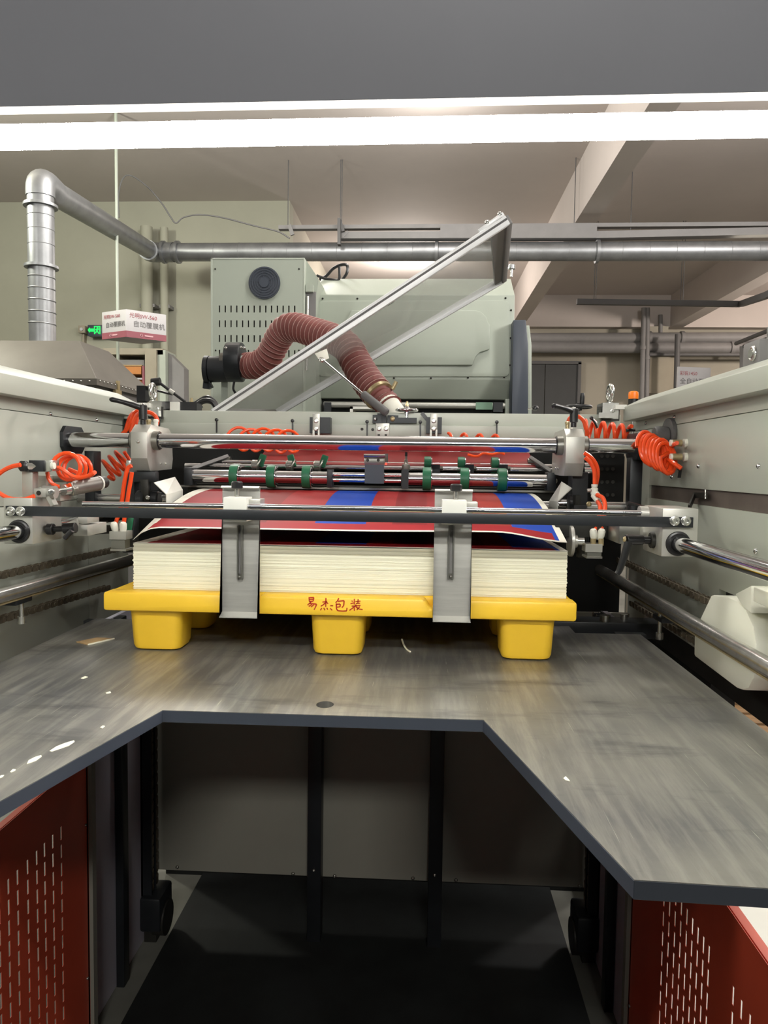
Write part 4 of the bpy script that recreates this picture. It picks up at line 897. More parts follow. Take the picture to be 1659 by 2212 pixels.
def slide_block(s):
    lb = 'left' if s < 0 else 'right'
    if s < 0: a, c, hx = P(7, 1081, YB + .009), P(71, 1182, YB + .009), P(36, 1150, YB)
    else: a, c, hx = P(1432, 1101, YB + .009), P(1505, 1208, YB + .009), P(1468, 1174, YB)
    zt_ = 1.493; zb_ = 1.396; zs = (P(36, 1150, YB).z + P(1468, 1174, YB).z) / 2
    o = thing('slide_block', ((a.x + c.x) / 2, 1.57, zb_), 'machined aluminium slide block at the %s end of the black bar' % lb, 'block')
    obj('block', B().box(a.x, c.x, YB + .009, YB + .135, zb_, zt_, .0015), 'alu', o)
    obj('bearing_ring', B().torus((hx.x, YB + .008, zs), (0, 1, 0), .0205, .0045, 28, 8), 'black_plastic', o)
    obj('bore', B().lathe([(.020, 0), (.017, .002)], (hx.x, YB + .006, zs), (0, 1, 0), 24), 'dark_fill', o)
    sh = thing('slide_shaft', (hx.x, 1.0, zs), 'polished chrome slide shaft through the %s slide block' % lb, 'shaft')
    obj('shaft', B().cyl((hx.x, .45, zs), (hx.x, YF - .05, zs), .0152, 24), 'chrome', sh); obj('end_cap', B().cyl((hx.x, YF - .06, zs), (hx.x, YF, zs), .022, 16), 'black_metal', sh)
    return o, a, c, zs
bl_l, la, lc_, zs = slide_block(-1); bl_r, ra, rc_, _ = slide_block(1)
# ratchet levers on the inner faces of the blocks
def lever(name, pts, Y, label, knob=True, r0=.007, cat='lever'):
    o = thing(name, P(*pts[0], Y), label, cat); q = L(pts, Y)
    obj('hub', B().cyl(q[0], q[1], r0 * 1.25, 14, ch=.001), 'black_plastic', o); obj('grip', B().tube(sp(q[1:], 5), [r0 * .8 + r0 * .5 * i / (5 * (len(q) - 2)) for i in range(5 * (len(q) - 2) + 1)], 10), 'black_plastic', o)
    if knob: obj('screw', B().cyl(q[0] - (q[1] - q[0]).normalized() * .004, q[0], r0 * .6, 10), 'zinc', o)
    return o
o = lever('clamp_lever', [(1350, 1166), (1394, 1165)], 1.56, 'black ratchet lever on the right slide block', False) if False else None
rl = thing('clamp_lever', P(1370, 1166, 1.56), 'black ratchet lever pointing down beside the right slide block', 'lever')
obj('hub', B().cyl(P(1352, 1166, 1.55), P(1388, 1166, 1.56), .0105, 16, ch=.001), 'black_plastic', rl); obj('collar', B().cyl(P(1388, 1166, 1.56), P(1404, 1167, 1.56), .008, 14), 'black_plastic', rl)
obj('flange', B().cyl(P(1404, 1167, 1.56), P(1414, 1167, 1.56), .0165, 18, ch=.001), 'dark_iron', rl); obj('grip', B().tube(sp(L([(1358, 1170), (1352, 1190), (1345, 1212), (1338, 1232), (1333, 1240)], 1.55), 4), [.009 - .0002 * k for k in range(17)], 10), 'black_plastic', rl); bolt(rl, P(1351, 1165, 1.55), (-1, 0, 0), .006, 'brass', False)
ll = thing('clamp_lever', P(130, 1145, 1.56), 'black star knob and ratchet lever beside the left slide block', 'lever')
obj('flange', B().cyl(P(103, 1143, 1.56), P(116, 1143, 1.56), .0125, 18, ch=.001), 'black_plastic', ll); obj('stem', B().cyl(P(116, 1143, 1.56), P(140, 1142, 1.56), .0065, 14), 'black_plastic', ll)
obj('hub', B().cyl(P(138, 1142, 1.56), P(164, 1140, 1.56), .0115, 16, ch=.001), 'black_plastic', ll); obj('grip', B().tube(sp(L([(156, 1146), (148, 1154), (140, 1163)], 1.545), 4), .006, 10), 'black_plastic', ll)
cj = thing('clamp_jaw', P(175, 1140, 1.62), 'small pale split jaw with pointed nose under the black bar', 'block')
a, c = P(168, 1114, 1.6), P(189, 1131, 1.6); obj('upper_jaw', B().box(a.x, c.x, 1.6, 1.66, c.z, a.z, .001), 'alu', cj)
a, c = P(158, 1134, 1.6), P(189, 1158, 1.6); obj('lower_jaw', B().box(a.x, c.x, 1.6, 1.70, c.z, a.z, .001), 'alu', cj); obj('nose', B().cyl(P(168, 1128, 1.59), P(143, 1131, 1.585), .009, 14, r2=.001), 'alu', cj)
obj('arm', B().bar(P(175, 1146, 1.66), P(240, 1143, 1.95), .02, .022), 'dark_iron', cj); bolt(cj, P(212, 1143, 1.79), (.5, -1, 0), .004, 'zinc', False)
jr = thing('clamp_jaw', P(1380, 1145, 1.66), 'grey channel bracket left of the right slide block', 'block')
a, c = P(1338, 1130, 1.64), P(1395, 1176, 1.64); obj('channel', B().box(a.x, c.x, 1.64, 1.80, c.z, a.z, .002), 'steel', jr); obj('sleeve', B().cyl(P(1384, 1150, 1.635), P(1400, 1151, 1.635), .016, 16), 'alu', jr)
obj('inner_plate', B().box(a.x - .12, a.x, 1.74, 1.79, c.z + .004, a.z - .004, .002), 'dark_iron', jr)

# white clamps and the two bent stop plates
def stop_plate(u0, u1, ub0, ub1, vt, vb, bt, bb, idx):
    Yp = 1.578; lb = 'left' if idx == 0 else 'right'
    o = thing('stop_plate', P((u0 + u1) / 2, vb, Yp), 'bent stainless stop plate on the %s half of the stack front' % lb, 'plate')
    x0, x1 = P(u0, 1200, Yp).x, P(u1, 1200, Yp).x; zt_, zb_ = P(u0, vt, Yp + .03).z, P(u0, vb, Yp).z
    ck = P(u0, 1144, Yp).z; th = .0016
    pr = [(Yp + .002, zt_), (Yp - .004, zt_ + .003), (Yp - .012, zt_), (Yp - .012, zt_ + .002), (Yp - .004, zt_ + .005), (Yp + .004, zt_ + .002), (Yp + .004, ck + .012), (Yp + .001 + th, ck), (Yp + th, zb_ + .002), (Yp - .024, zb_ - .006), (Yp - .024, zb_ - .0076), (Yp, zb_), (Yp, ck), (Yp + .002, ck + .012)]
    obj('plate', B().prism(pr, 'x', x0, x1), 'brushed', o)
    um = (u0 + u1) / 2 - 3; s0, s1 = P(um - 5.5, 1135, Yp - .01), P(um + 5.5, 1252, Yp - .01)
    ch = obj('slide_channel', B().box(s0.x, s0.x + .003, Yp - .012, Yp, s1.z, s0.z).box(s1.x - .003, s1.x, Yp - .012, Yp, s1.z, s0.z).box(s0.x, s1.x, Yp - .003, Yp, s1.z, s0.z), 'steel', o)
    obj('slot', B().box(s0.x + .003, s1.x - .003, Yp - .0045, Yp - .003, s1.z + .012, s0.z - .01), 'trunk_grey', ch)
    bolt(ch, P(um, 1246, Yp - .004), (0, -1, 0), .004, 'steel', False, 'screw')
    b0, b1 = P(ub0, bt, 1.512), P(ub1, bb, 1.512)
    cl = thing('bar_clamp', ((b0.x + b1.x) / 2, 1.54, b1.z), 'white block clamp riding the black bar over the %s stop plate' % lb, 'clamp')
    obj('block', B().box(b0.x, b1.x, 1.5085, 1.56, b1.z, b0.z, .001), 'paint_white', cl)
    obj('jaw', B().box(b1.x, b1.x + .024, 1.53, 1.575, zc + .01, b0.z - .004, .001), 'alu', cl)
    k = P((ub0 + ub1) / 2 + 4, bt - 6, 1.545); obj('thumb_screw', B().cyl((k.x, k.y, b0.z - .002), (k.x, k.y, k.z + .012), .005, 12), 'zinc', cl)
    obj('knob', B().lathe([(.009, 0), (.0125, .002), (.0125, .013), (.010, .0155)], (k.x, k.y, k.z + .012), (0, 0, 1), 8), 'black_plastic', cl)
stop_plate(480, 561, 483, 533, 1053, 1322, 1074, 1127, 0)
stop_plate(937, 1018, 955, 1007, 1060, 1331, 1080, 1133, 1)

# ------------------------------------------------------------------ pneumatic group above the left slide block
ac = thing('air_cylinder', P(170, 1060, 1.62), 'grey pneumatic cylinder lying above the left slide block', 'cylinder')
obj('barrel', B().cyl(P(150, 1056, 1.60), P(214, 1044, 1.68), .0165, 20, ch=.002), 'cylinder_grey', ac); obj('end_head', B().cyl(P(208, 1045, 1.67), P(226, 1041, 1.70), .0145, 16, ch=.002), 'dark_iron', ac); obj('ring', B().cyl(P(212, 1044.3, 1.676), P(215, 1043.8, 1.68), .0172, 20), 'paint_white', ac)
obj('nut', B().cyl(P(150, 1056, 1.6), P(160, 1054, 1.61), .0165, 6), 'zinc', ac); obj('neck', B().cyl(P(135, 1059, 1.58), P(150, 1056, 1.6), .0125, 16), 'zinc', ac); obj('rod', B().cyl(P(112, 1063, 1.55), P(140, 1058, 1.59), .0055, 12), 'chrome_worn', ac)
obj('clevis', B().lathe([(.0135, -.014), (.0135, .014)], P(107, 1063, 1.545), (1, 0, 0), 18), 'alu', ac); bolt(ac, P(111, 1063, 1.53), (.6, -1, 0), .0065)
obj('clevis_arm', B().bar(P(104, 1066, 1.545), P(118, 1092, 1.545), .008, .02, (0, 1, 0)), 'alu', ac)
a, c = P(73, 1055, 1.53), P(99, 1074, 1.53); obj('pivot_block', B().box(a.x, c.x, 1.53, 1.55, c.z, a.z, .001), 'alu', ac); obj('pivot_hole', B().lathe([(.005, 0), (.005, .002)], P(83, 1065, 1.5285), (0, 1, 0), 14), 'dark_iron', ac)
vb = thing('valve_block', P(70, 1060, 1.56), 'black hand valve with round knob above the left slide block', 'valve')
a, c = P(47, 1015, 1.55), P(71, 1085, 1.55); obj('bracket', B().box(a.x, c.x, 1.55, 1.575, 1.49, a.z, .001), 'alu', vb)
a, c = P(62, 994, 1.545), P(94, 1019, 1.545); obj('body', B().box(a.x, c.x, 1.545, 1.58, c.z, a.z, .001), 'black_metal', vb); obj('knob', B().cyl(P(43, 1007, 1.54), P(60, 1007, 1.54), .0115, 18, ch=.003), 'black_plastic', vb)
obj('nut', B().cyl(P(60, 1007, 1.545), P(78, 1007, 1.552), .008, 6), 'zinc', vb); a, c = P(94, 994, 1.55), P(113, 1018, 1.55); obj('brass_block', B().box(a.x, c.x, 1.55, 1.58, c.z, a.z, .001), 'zinc', vb); obj('fitting', B().cyl(P(111, 1006, 1.545), P(118, 1006, 1.545), .007, 12), 'white_plastic', vb)
a, c = P(73, 1027, 1.60), P(88, 1052, 1.60); obj('rear_plate', B().box(a.x, c.x + .012, 1.60, 1.63, c.z, a.z, .001), 'alu', vb); a, c = P(92, 1024, 1.63), P(128, 1050, 1.63); obj('rear_bar', B().box(a.x, c.x + .03, 1.64, 1.67, c.z + .008, a.z - .004, .001), 'steel', vb)
a, c = P(8, 1083, 1.54), P(85, 1094, 1.54)
obj('top_bridge', B().box(P(95, 1085, 1.6).x, P(140, 1085, 1.6).x, 1.58, 1.63, 1.484, 1.50, .001), 'alu', bl_l)

# ================================================================== CHROME CROSS ROD, CLAMPS, LEVERS
YR = 2.03
cr = thing('cross_rod', (0, YR, 1.62), 'thick polished chrome rod spanning the feeder between black end blocks', 'rod')
ra_, rb_ = P(150, 951.5, YR), P(1372, 962.5, YR); zr_ = (ra_.z + rb_.z) / 2
obj('rod', B().cyl((ra_.x, YR, zr_), (rb_.x, YR, zr_), .0205, 32), 'chrome', cr)
def oct_(yc, zc_, hy, hz, c_): return [(yc - hy, zc_ - hz + c_), (yc - hy, zc_ + hz - c_), (yc - hy + c_, zc_ + hz), (yc + hy - c_, zc_ + hz), (yc + hy, zc_ + hz - c_), (yc + hy, zc_ - hz + c_), (yc + hy - c_, zc_ - hz), (yc - hy + c_, zc_ - hz)]
xa = P(134, 950, YR).x
obj('end_block', B().prism(oct_(YR + .03, zr_, .065, .038, .018), 'x', xa - .01, ra_.x, .001), 'black_metal', cr); obj('end_block', B().prism(oct_(YR + .03, zr_, .065, .036, .018), 'x', rb_.x, rb_.x + .034, .001), 'black_metal', cr)
obj('end_post', B().box(rb_.x - .005, rb_.x + .028, YR + .02, YR + .06, 1.42, zr_ - .03, .002), 'black_metal', cr); obj('end_post', B().box(ra_.x + .028, ra_.x + .055, YR + .03, YR + .08, 1.42, zr_ - .03, .002), 'black_metal', cr)
def rod_clamp(s):
    lb = 'left' if s < 0 else 'right'; Yf = YR - .052
    u0, u1, vt, vb = (282, 318, 933, 990) if s < 0 else (1223, 1262, 943, 1001)
    a, c = P(u0, vt, Yf), P(u1, vb, Yf); zt_ = a.z + .022
    o = thing('rod_clamp', ((a.x + c.x) / 2, YR, c.z), 'faceted aluminium clamp block on the %s end of the chrome cross rod' % lb, 'clamp')
    pr = [(Yf, c.z), (Yf, a.z), (Yf + .032, zt_), (YR + .12, zt_ - .004), (YR + .145, a.z + .004), (YR + .155, c.z - .0), (YR + .145, c.z - .03), (YR + .03, c.z - .034), (Yf + .02, c.z - .034)]
    obj('block', B().prism(pr, 'x', a.x, c.x, .001), 'alu', o)
    for t in (a.x, c.x):
        d = -1 if t == a.x else 1; obj('collar', B().cyl((t, YR, zr_), (t + d * .016, YR, zr_), .0265, 28), 'steel', o); obj('seal', B().cyl((t + d * .016, YR, zr_), (t + d * .019, YR, zr_), .0235, 28), 'black_plastic', o)
    if s < 0: bolt(o, P(298, 954, Yf), (0, -1, 0), .0055, 'zinc', False, 'screw')
    for k in (.03, .07): bolt(o, (c.x if s < 0 else a.x, YR + .02 + k, c.z - .014), (-s, 0, 0), .003, 'zinc', False, 'screw')
    lv = thing('ratchet_lever', (P(308 if s < 0 else 1238, 915, YR).x, YR, zt_), 'long black ratchet lever on top of the %s rod clamp' % lb, 'lever')
    u = 309 if s < 0 else 1239; hb = P(u, 917 if s < 0 else 923, YR - .015); ht = P(u, 876 if s < 0 else 884, YR - .015)
    obj('hub', B().lathe([(.0075, 0), (.0075, .012), (.011, .014), (.0115, (ht - hb).length), (.009, (ht - hb).length + .002)], hb, (0, 0, 1), 16), 'black_plastic', lv)
    tip = P(236, 862, YR - .05) if s < 0 else P(1192, 876, YR - .05)
    obj('grip', B().tube(sp([ht - V((0, 0, .008)), ht.lerp(tip, .35) - V((0, 0, .003)), ht.lerp(tip, .75), tip], 5), [.008, .0082, .0083, .0083, .0082, .008, .0075, .007, .0068, .0066, .0065, .0068, .0072, .0072, .006, .003], 10), 'black_plastic', lv)
    bolt(lv, ht + V((0, 0, .001)), (0, 0, 1), .006, 'zinc', False, 'screw')
    for k, uu in enumerate((321, 337) if s < 0 else (1226, 1232)):
        q = P(uu, 918 if s < 0 else 923, YR + .03); obj('hose_fitting', B().lathe([(.006, 0), (.006, .012), (.0075, .013), (.0075, .018), (.005, .02)], q - V((0, 0, .004)), (0, 0, 1), 12), 'brass' if k == 0 else 'white_plastic', o)
    return o
rcl = rod_clamp(-1); rcr = rod_clamp(1)

# ------------------------------------------------------------------ hand wheels, eye bolts and sensor brackets on the cross beam
def handwheel(c, R, mt, label, crank=None, hub=.02):
    o = thing('hand_wheel', c - V((0, 0, hub)), label, 'hand wheel')
    rm = obj('rim', B().torus(c, (0, 0, 1), R, R * .14, 32, 10), mt, o); obj('web', B().lathe([(R * .24, -.012), (R * .3, -.004), (R * .95, -.002), (R * .95, .003), (R * .25, .008), (R * .2, .012)], c, (0, 0, 1), 28), mt, o)
    obj('shaft', B().cyl(c - V((0, 0, hub)), c, R * .28, 16), mt, o)
    if crank: obj('crank_grip', B().lathe([(.005, 0), (.0075, .008), (.008, .03), (.006, .042)], c + V((crank, -.005, .004)), (0, 0, 1), 14), 'black_plastic', o)
    else: obj('nut', B().lathe([(R * .2, .008), (R * .2, .018), (R * .12, .022), (R * .12, .03)], c, (0, 0, 1), 6), 'brass', o)
    return o
YT = YF + .02
handwheel(P(879, 886, YT), .034, 'chrome', 'small chrome hand wheel in the middle of the cross beam', None, .026)
handwheel(P(1250, 879, YT + .08), .040, 'black_plastic', 'black hand wheel with crank grip behind the right ratchet lever', .01, .012)
handwheel(P(414, 878, YT + .1), .034, 'black_plastic', 'black hand wheel with crank grip behind the left end of the cross beam', 0.0, .012)
wb = thing('wheel_base', P(878, 905, YT), 'black bearing blocks under the chrome hand wheel', 'block')
obj('bearing', pb(853, 902, 900, 914, YT - .03, YT), 'black_metal', wb); obj('bearing', pb(837, 897, 860, 914, YT - .025, YT), 'black_metal', wb); obj('stop', pb(815, 893, 824, 914, YT - .04, YT), 'black_metal', wb); obj('stop', pb(824, 892, 834, 914, YT - .035, YT), 'black_metal', wb); obj('stop', pb(805, 896, 816, 914, YT - .025, YT), 'black_metal', wb)
bolt(wb, P(848, 905, YT - .026), (0, -1, 0), .0085, 'brass', False); bolt(wb, P(811, 905, YT - .026), (0, -1, 0), .006, 'zinc', False)
def eyebolt(u, v, Y, label, lean=0):
    c = P(u, v, Y); o = thing('eye_bolt', c - V((0, 0, .05)), label, 'eye bolt')
    obj('eye', B().torus(c, (1, .04, 0), .024, .007, 28, 10), 'zinc', o); obj('collar', B().cyl(c - V((0, 0, .05)), c - V((0, 0, .03)), .012, 16), 'zinc', o); return o
eyebolt(330, 846, YF + .02, 'galvanised lifting eye bolt at the left end of the cross beam'); eyebolt(1318, 849, YF + .02, 'galvanised lifting eye bolt at the right end of the cross beam')
for s, (u0, v0, u1, v1), lb in ((-1, (322, 866, 348, 900), 'left'), (1, (1302, 870, 1336, 905), 'right')):
    o = thing('eye_bracket', P(u0, v1, YF), 'galvanised bracket holding the %s lifting eye' % lb, 'bracket')
    obj('plate', pb(u0, v0, u1, v1, YF - .02, YF + .06), 'zinc', o); obj('clip', pb(u0 - 30 if s < 0 else u1 - 6, v0 + 4, u0 if s < 0 else u1 + 18, v0 + 14, YF - .035, YF - .01), 'paint_white', o); bolt(o, P((u0 + u1) / 2 + 4, (v0 + v1) / 2, YF - .021), (0, -1, 0), .007)
    obj('shackle', pb(u0 - 8, v1 - 14, u1 - 10, v1 - 2, YF - .05, YF - .02), 'zinc', o); obj('clamp_body', pb(u0 - 2, v1 - 22, u1 + 2, v1 + 4, YF - .018, YF - .005), 'dark_iron', o)
vl = thing('speed_valve', P(302, 862, YF + .12), 'black pneumatic speed valve behind the left eye bolt', 'valve')
obj('body', pb(295, 833, 314, 866, YF + .1, YF + .15), 'black_plastic', vl); obj('cap', B().cyl(P(328, 826, YF + .12), P(346, 824, YF + .12), .014, 14), 'black_plastic', vl); obj('tube', B().tube(sp(L([(314, 840), (324, 836), (330, 828)], YF + .12), 4), .008, 8), 'black_plastic', vl); obj('rod', B().cyl(P(346, 828, YF + .12), P(400, 868, YF + .12), .005, 8), 'black_plastic', vl); obj('sleeve', B().cyl(P(366, 843, YF + .119), P(376, 850, YF + .119), .008, 10), 'alu', vl); obj('rod', B().cyl(P(340, 844, YF + .12), P(372, 852, YF + .12), .004, 8), 'black_plastic', vl)
obj('foot', pb(296, 866, 312, 892, YF + .11, YF + .14), 'black_plastic', vl)
sw = thing('cable_gland_row', P(380, 880, YF + .06), 'black switch block and white clip left on the cross beam', 'switch')
obj('switch', pb(348, 867, 367, 884, YF + .02, YF + .08), 'black_plastic', sw); obj('clip', pb(367, 868, 385, 887, YF + .02, YF + .06), 'paint_white', sw); obj('gland', pb(385, 868, 425, 887, YF + .04, YF + .1), 'black_plastic', sw)
obj('cable', B().tube(sp(L([(424, 876), (440, 866), (458, 868), (470, 884)], YF + .1), 5), .010, 8), 'black_plastic', sw); obj('cable', B().tube(sp(L([(420, 872), (445, 858), (462, 866), (474, 886)], YF + .12), 5), .007, 8), 'black_plastic', sw)
kb = thing('small_knob', P(1158, 884, YF + .06), 'little black knob on a chrome stem right of the centre on the cross beam', 'knob')
obj('ball', B().lathe([(.003, -.008), (.010, -.004), (.011, .002), (.008, .008), (.002, .010)], P(1156, 882, YF + .06), (0, 0, 1), 14), 'black_plastic', kb); obj('stem', B().cyl(P(1140, 884, YF + .06), P(1155, 881, YF + .06), .003, 8), 'zinc', kb)
for k, (u, lb) in enumerate(((683, 'left'), (937, 'right'))):
    o = thing('sensor_bracket', P(u, 940, YF), 'black sensor with slotted silver bracket and two bolts, %s of the hand wheel' % lb, 'sensor')
    obj('sensor', pb(u - 14 if k == 0 else u - 16, 901, u + (30 if k == 0 else 17), 936, YF - .055, YF - .012), 'black_metal', o)
    a, c = P(u - 7.5, 893, YF - .062), P(u + 7.5, 948, YF - .062); w_ = .004
    pl_ = obj('slotted_plate', B().box(a.x, c.x, YF - .062, YF - .056, P(u, 928, YF - .062).z, a.z, .0015).box(a.x, a.x + w_ * 1.5, YF - .062, YF - .056, c.z, P(u, 928, YF - .062).z).box(c.x - w_ * 1.5, c.x, YF - .062, YF - .056, c.z, P(u, 928, YF - .062).z), 'alu', o)
    for v in (909, 926): bolt(pl_, P(u, v, YF - .0625), (0, -1, 0), .0082)
o = thing('centre_bracket', P(826, 945, YF), 'flat silver bracket with two bolts below the chrome hand wheel', 'bracket')
a, c = P(812, 914, YF - .016), P(841, 947, YF - .016); pl_ = obj('plate', B().box(a.x, c.x, YF - .018, YF - .012, c.z, a.z, .001), 'alu', o)
for u in (819, 834): bolt(pl_, P(u, 926, YF - .0185), (0, -1, 0), .0082); obj('slot', B().box(P(u - 2.5, 940, YF).x, P(u + 2.5, 940, YF).x, YF - .019, YF - .0175, P(u, 943, YF - .018).z, P(u, 938, YF - .018).z), 'dark_iron', pl_)
obj('side_lever', B().bar(P(911, 892, YF - .02), P(924, 908, YF - .02), .012, .01, (0, 1, 0)), 'black_plastic', o)
for u, v0, v1 in ((468, 906, 935), (632, 908, 944), (793, 910, 944), (908, 911, 944), (1073, 911, 940), (344, 906, 922), (263, 906, 930)):
    o = thing('cable_tie', P(u, v1, YF - .014), {468: 'black cable tie left of the orange coil', 632: 'black cable tie at the right end of the orange coil', 793: 'black cable tie just left of the centre bracket', 908: 'black cable tie left of the right sensor bracket', 1073: 'lone black cable tie on the right half of the cross beam', 344: 'short black cable tie right of the left rod clamp', 263: 'black cable tie at the far left of the cross beam'}[u], 'cable tie')
    obj('strap', B().bar(P(u, v0, YF - .014), P(u, v1, YF - .014), .005, .003, (0, 1, 0)), 'black_plastic', o); obj('head', B().lathe([(.003, -.003), (.006, -.002), (.006, .003), (.003, .004)], P(u, v0 + 1, YF - .016), (0, -1, 0), 10), 'black_plastic', o)

# ================================================================== FEED SHAFTS WITH GREEN WHEELS
YW = 2.16
fs = thing('feed_shaft', (0, YW, 1.53), 'chrome feed shaft carrying the front row of green rubber wheels', 'shaft')
zsft = (P(430, 1030, YW).z + P(1150, 1036, YW).z) / 2
def xs_(u): return P(u, 1030, YW).x
obj('shaft', B().cyl((xs_(402), YW, zsft), (xs_(714), YW, zsft), .0185, 24), 'chrome', fs); obj('shaft', B().cyl((xs_(868), YW, zsft), (xs_(1184), YW, zsft), .0185, 24), 'chrome', fs)
for dz_ in (.010, -.006): obj('thin_rod', B().cyl((xs_(714), YW, zsft + dz_), (xs_(870), YW, zsft + dz_), .0065, 12), 'chrome', fs)
for u0, u1 in ((402, 419), (708, 719), (867, 880), (1180, 1199)): obj('bearing_block', B().box(xs_(u0), xs_(u1), YW - .022, YW + .03, zsft - .028, zsft + .024, .002), 'black_metal', fs)
def wheel(parent, c, R, wd):
    o = obj('rubber_wheel', B().lathe([(R * .72, -wd / 2 - .0006), (R * .985, -wd / 2), (R, -wd * .3), (R, wd * .3), (R * .985, wd / 2), (R * .72, wd / 2 + .0006)], c, (1, 0, 0), 28), 'green_rubber', parent)
    obj('wheel_side', B().lathe([(R * .6, wd / 2), (R * .93, wd / 2 + .0012), (R * .93, wd / 2 + .003), (R * .6, wd / 2 + .005)], c, (1, 0, 0), 28), 'chrome', o); return o
for u in (508, 587, 663, 922, 1003, 1084): wheel(fs, (xs_(u), YW, zsft + .001), .0335, .0235)
bolt(fs, (xs_(1199), YW, zsft), (1, 0, 0), .008, 'zinc', False)
Y2 = 2.26; f2 = thing('rear_shaft', (0, Y2, 1.55), 'slim chrome double shaft with the rear row of green wheels', 'shaft')
for v, rr, u0, u1, Yq in ((1010, .0075, 400, 1240, Y2), (1001, .0065, 480, 1240, Y2 + .04)):
    z0 = (P(500, v - 1, Yq).z + P(1100, v + 3, Yq).z) / 2; obj('shaft', B().cyl((P(u0, v, Yq).x, Yq, z0), (P(u1, v, Yq).x, Yq, z0), rr, 14), 'chrome', f2)
z2 = (P(500, 1009, Y2).z + P(1100, 1013, Y2).z) / 2
for u, t in ((560, -.5), (634, .5), (694, -.4)):
    q = V((P(u, 1000, Y2 - .01).x, Y2 - .01, z2 + .012)); pl_ = obj('green_paddle', B().bar(q + V((.0, 0, -.012)), q + V((.012 * (1 if t < 0 else -1), .01, .024)), .02, .012, (0, 1, 0), .002), 'green_rubber', f2)
    obj('bearing', B().cyl(q + V((-.022, 0, -.008)), q + V((-.002, 0, -.008)), .0165, 20, ch=.002), 'zinc', f2); obj('disc', B().lathe([(.02, 0), (.021, .002), (.02, .004)], q + V((-.002, 0, -.008)), (1, 0, -.3), 24), 'steel', f2)
for u in (924, 997, 1070):
    q = (P(u, 996, Y2).x, Y2 + .02, z2 + .012); wheel(f2, q, .026, .0205)
    k = P(u + 17, 1012, Y2 - .02); obj('clamp', B().box(k.x - .013, k.x + .013, Y2 - .03, Y2 + .01, k.z - .014, k.z + .012, .001), 'black_metal', f2); obj('clamp_nut', B().cyl((k.x + .013, Y2 - .01, k.z), (k.x + .022, Y2 - .01, k.z), .008, 6), 'steel', f2)
for u0, v0, u1, v1, lb in ((412, 1014, 490, 986, 'left'), (1193, 1020, 1148, 990, 'right')):
    o = fs; obj('shaft_arm', B().bar(P(u0, v0, YW + .03), P(u1, v1, Y2 + .06), .010, .018, (0, 1, 0), .001), 'trunk_grey', o); obj('arm_boss', B().cyl(P(u1, v1, Y2 + .06) + V((-.012, 0, -.012)), P(u1, v1, Y2 + .06) + V((.012, 0, -.012)), .012, 14), 'steel', o)
o = thing('hinge_flap', P(808, 1040, YW - .04), 'dark blue-grey flap on a silver hinge in the middle of the shafts', 'flap')
a, c = P(787, 986, YW - .04), P(831, 1003, YW - .04); hg = obj('hinge', B().box(a.x, c.x, YW - .045, YW - .035, c.z, a.z, .001), 'steel', o); obj('hinge_pin', B().cyl(P(786, 984, YW - .042), P(832, 985, YW - .042), .0048, 12), 'zinc', o)
for u in (794, 817): obj('hole', B().lathe([(.0045, 0), (.0045, .002)], P(u, 994, YW - .0465), (0, 1, 0), 12), 'dark_iron', hg)
obj('flap', pb(788, 1003, 829, 1045, YW - .042, YW - .036), 'blue_grey', o)
o = thing('shaft_fitting', P(876, 1000, YW), 'chrome screw fitting above the black collar right of the flap', 'fitting'); q = P(877, 1008, YW - .01)
obj('body', B().lathe([(.010, -.012), (.012, -.004), (.012, .006), (.006, .008), (.005, .02), (.0035, .021), (.0035, .034)], q, (0, 0, 1), 14), 'steel', o); obj('tip', B().cyl(q + V((0, 0, .03)), q + V((0, 0, .042)), .004, 10), 'black_plastic', o); obj('collar', pb(868, 1014, 882, 1056, YW - .03, YW - .024), 'black_metal', o)
o = thing('red_sensor_light', P(834, 1003, YW + .02), 'tiny red glowing sensor lens beside the hinge flap', 'light'); obj('lens', B().lathe([(.003, 0), (.003, .003)], P(834, 1002, YW), (0, -1, 0), 10), 'red_led', o); obj('holder', pb(829, 980, 838, 999, YW + .002, YW + .01), 'zinc', o)
o = thing('gripper_beam', (0, 2.2, 1.47), 'dark beam with grimy lip under the green wheels', 'beam'); a, c = P(405, 1052, 2.2), P(1200, 1064, 2.2)
obj('beam', B().box(a.x, c.x, 2.2, 2.25, P(800, 1075, 2.2).z, P(800, 1050, 2.2).z, .002), 'dark_iron', o); obj('lip', B().box(a.x - .03, c.x + .02, 2.185, 2.2, P(800, 1058, 2.2).z, P(800, 1054, 2.2).z), 'steel', o)
o = thing('tie_rod', (0, 2.34, 1.5), 'chrome tie rod low behind the stack', 'rod'); zt_ = P(1330, 1095, 2.08).z
obj('rod', B().cyl((P(165, 1075, 2.1).x, 2.1, zt_), (P(1370, 1095, 2.1).x, 2.1, zt_), .013, 16), 'chrome_worn', o); obj('collar', B().cyl((P(330, 1075, 2.1).x, 2.1, zt_), (P(350, 1075, 2.1).x, 2.1, zt_), .02, 16), 'black_metal', o)
o = thing('tie_rod', (.6, 2.2, 1.55), 'short bright rod ends behind the right clamp', 'rod'); obj('rod', B().cyl(P(1262, 1005, 2.25), P(1282, 1005, 2.25), .008, 12), 'chrome', o); obj('rod', B().cyl(P(1262, 1016, 2.2), P(1280, 1016, 2.2), .009, 12), 'chrome', o)

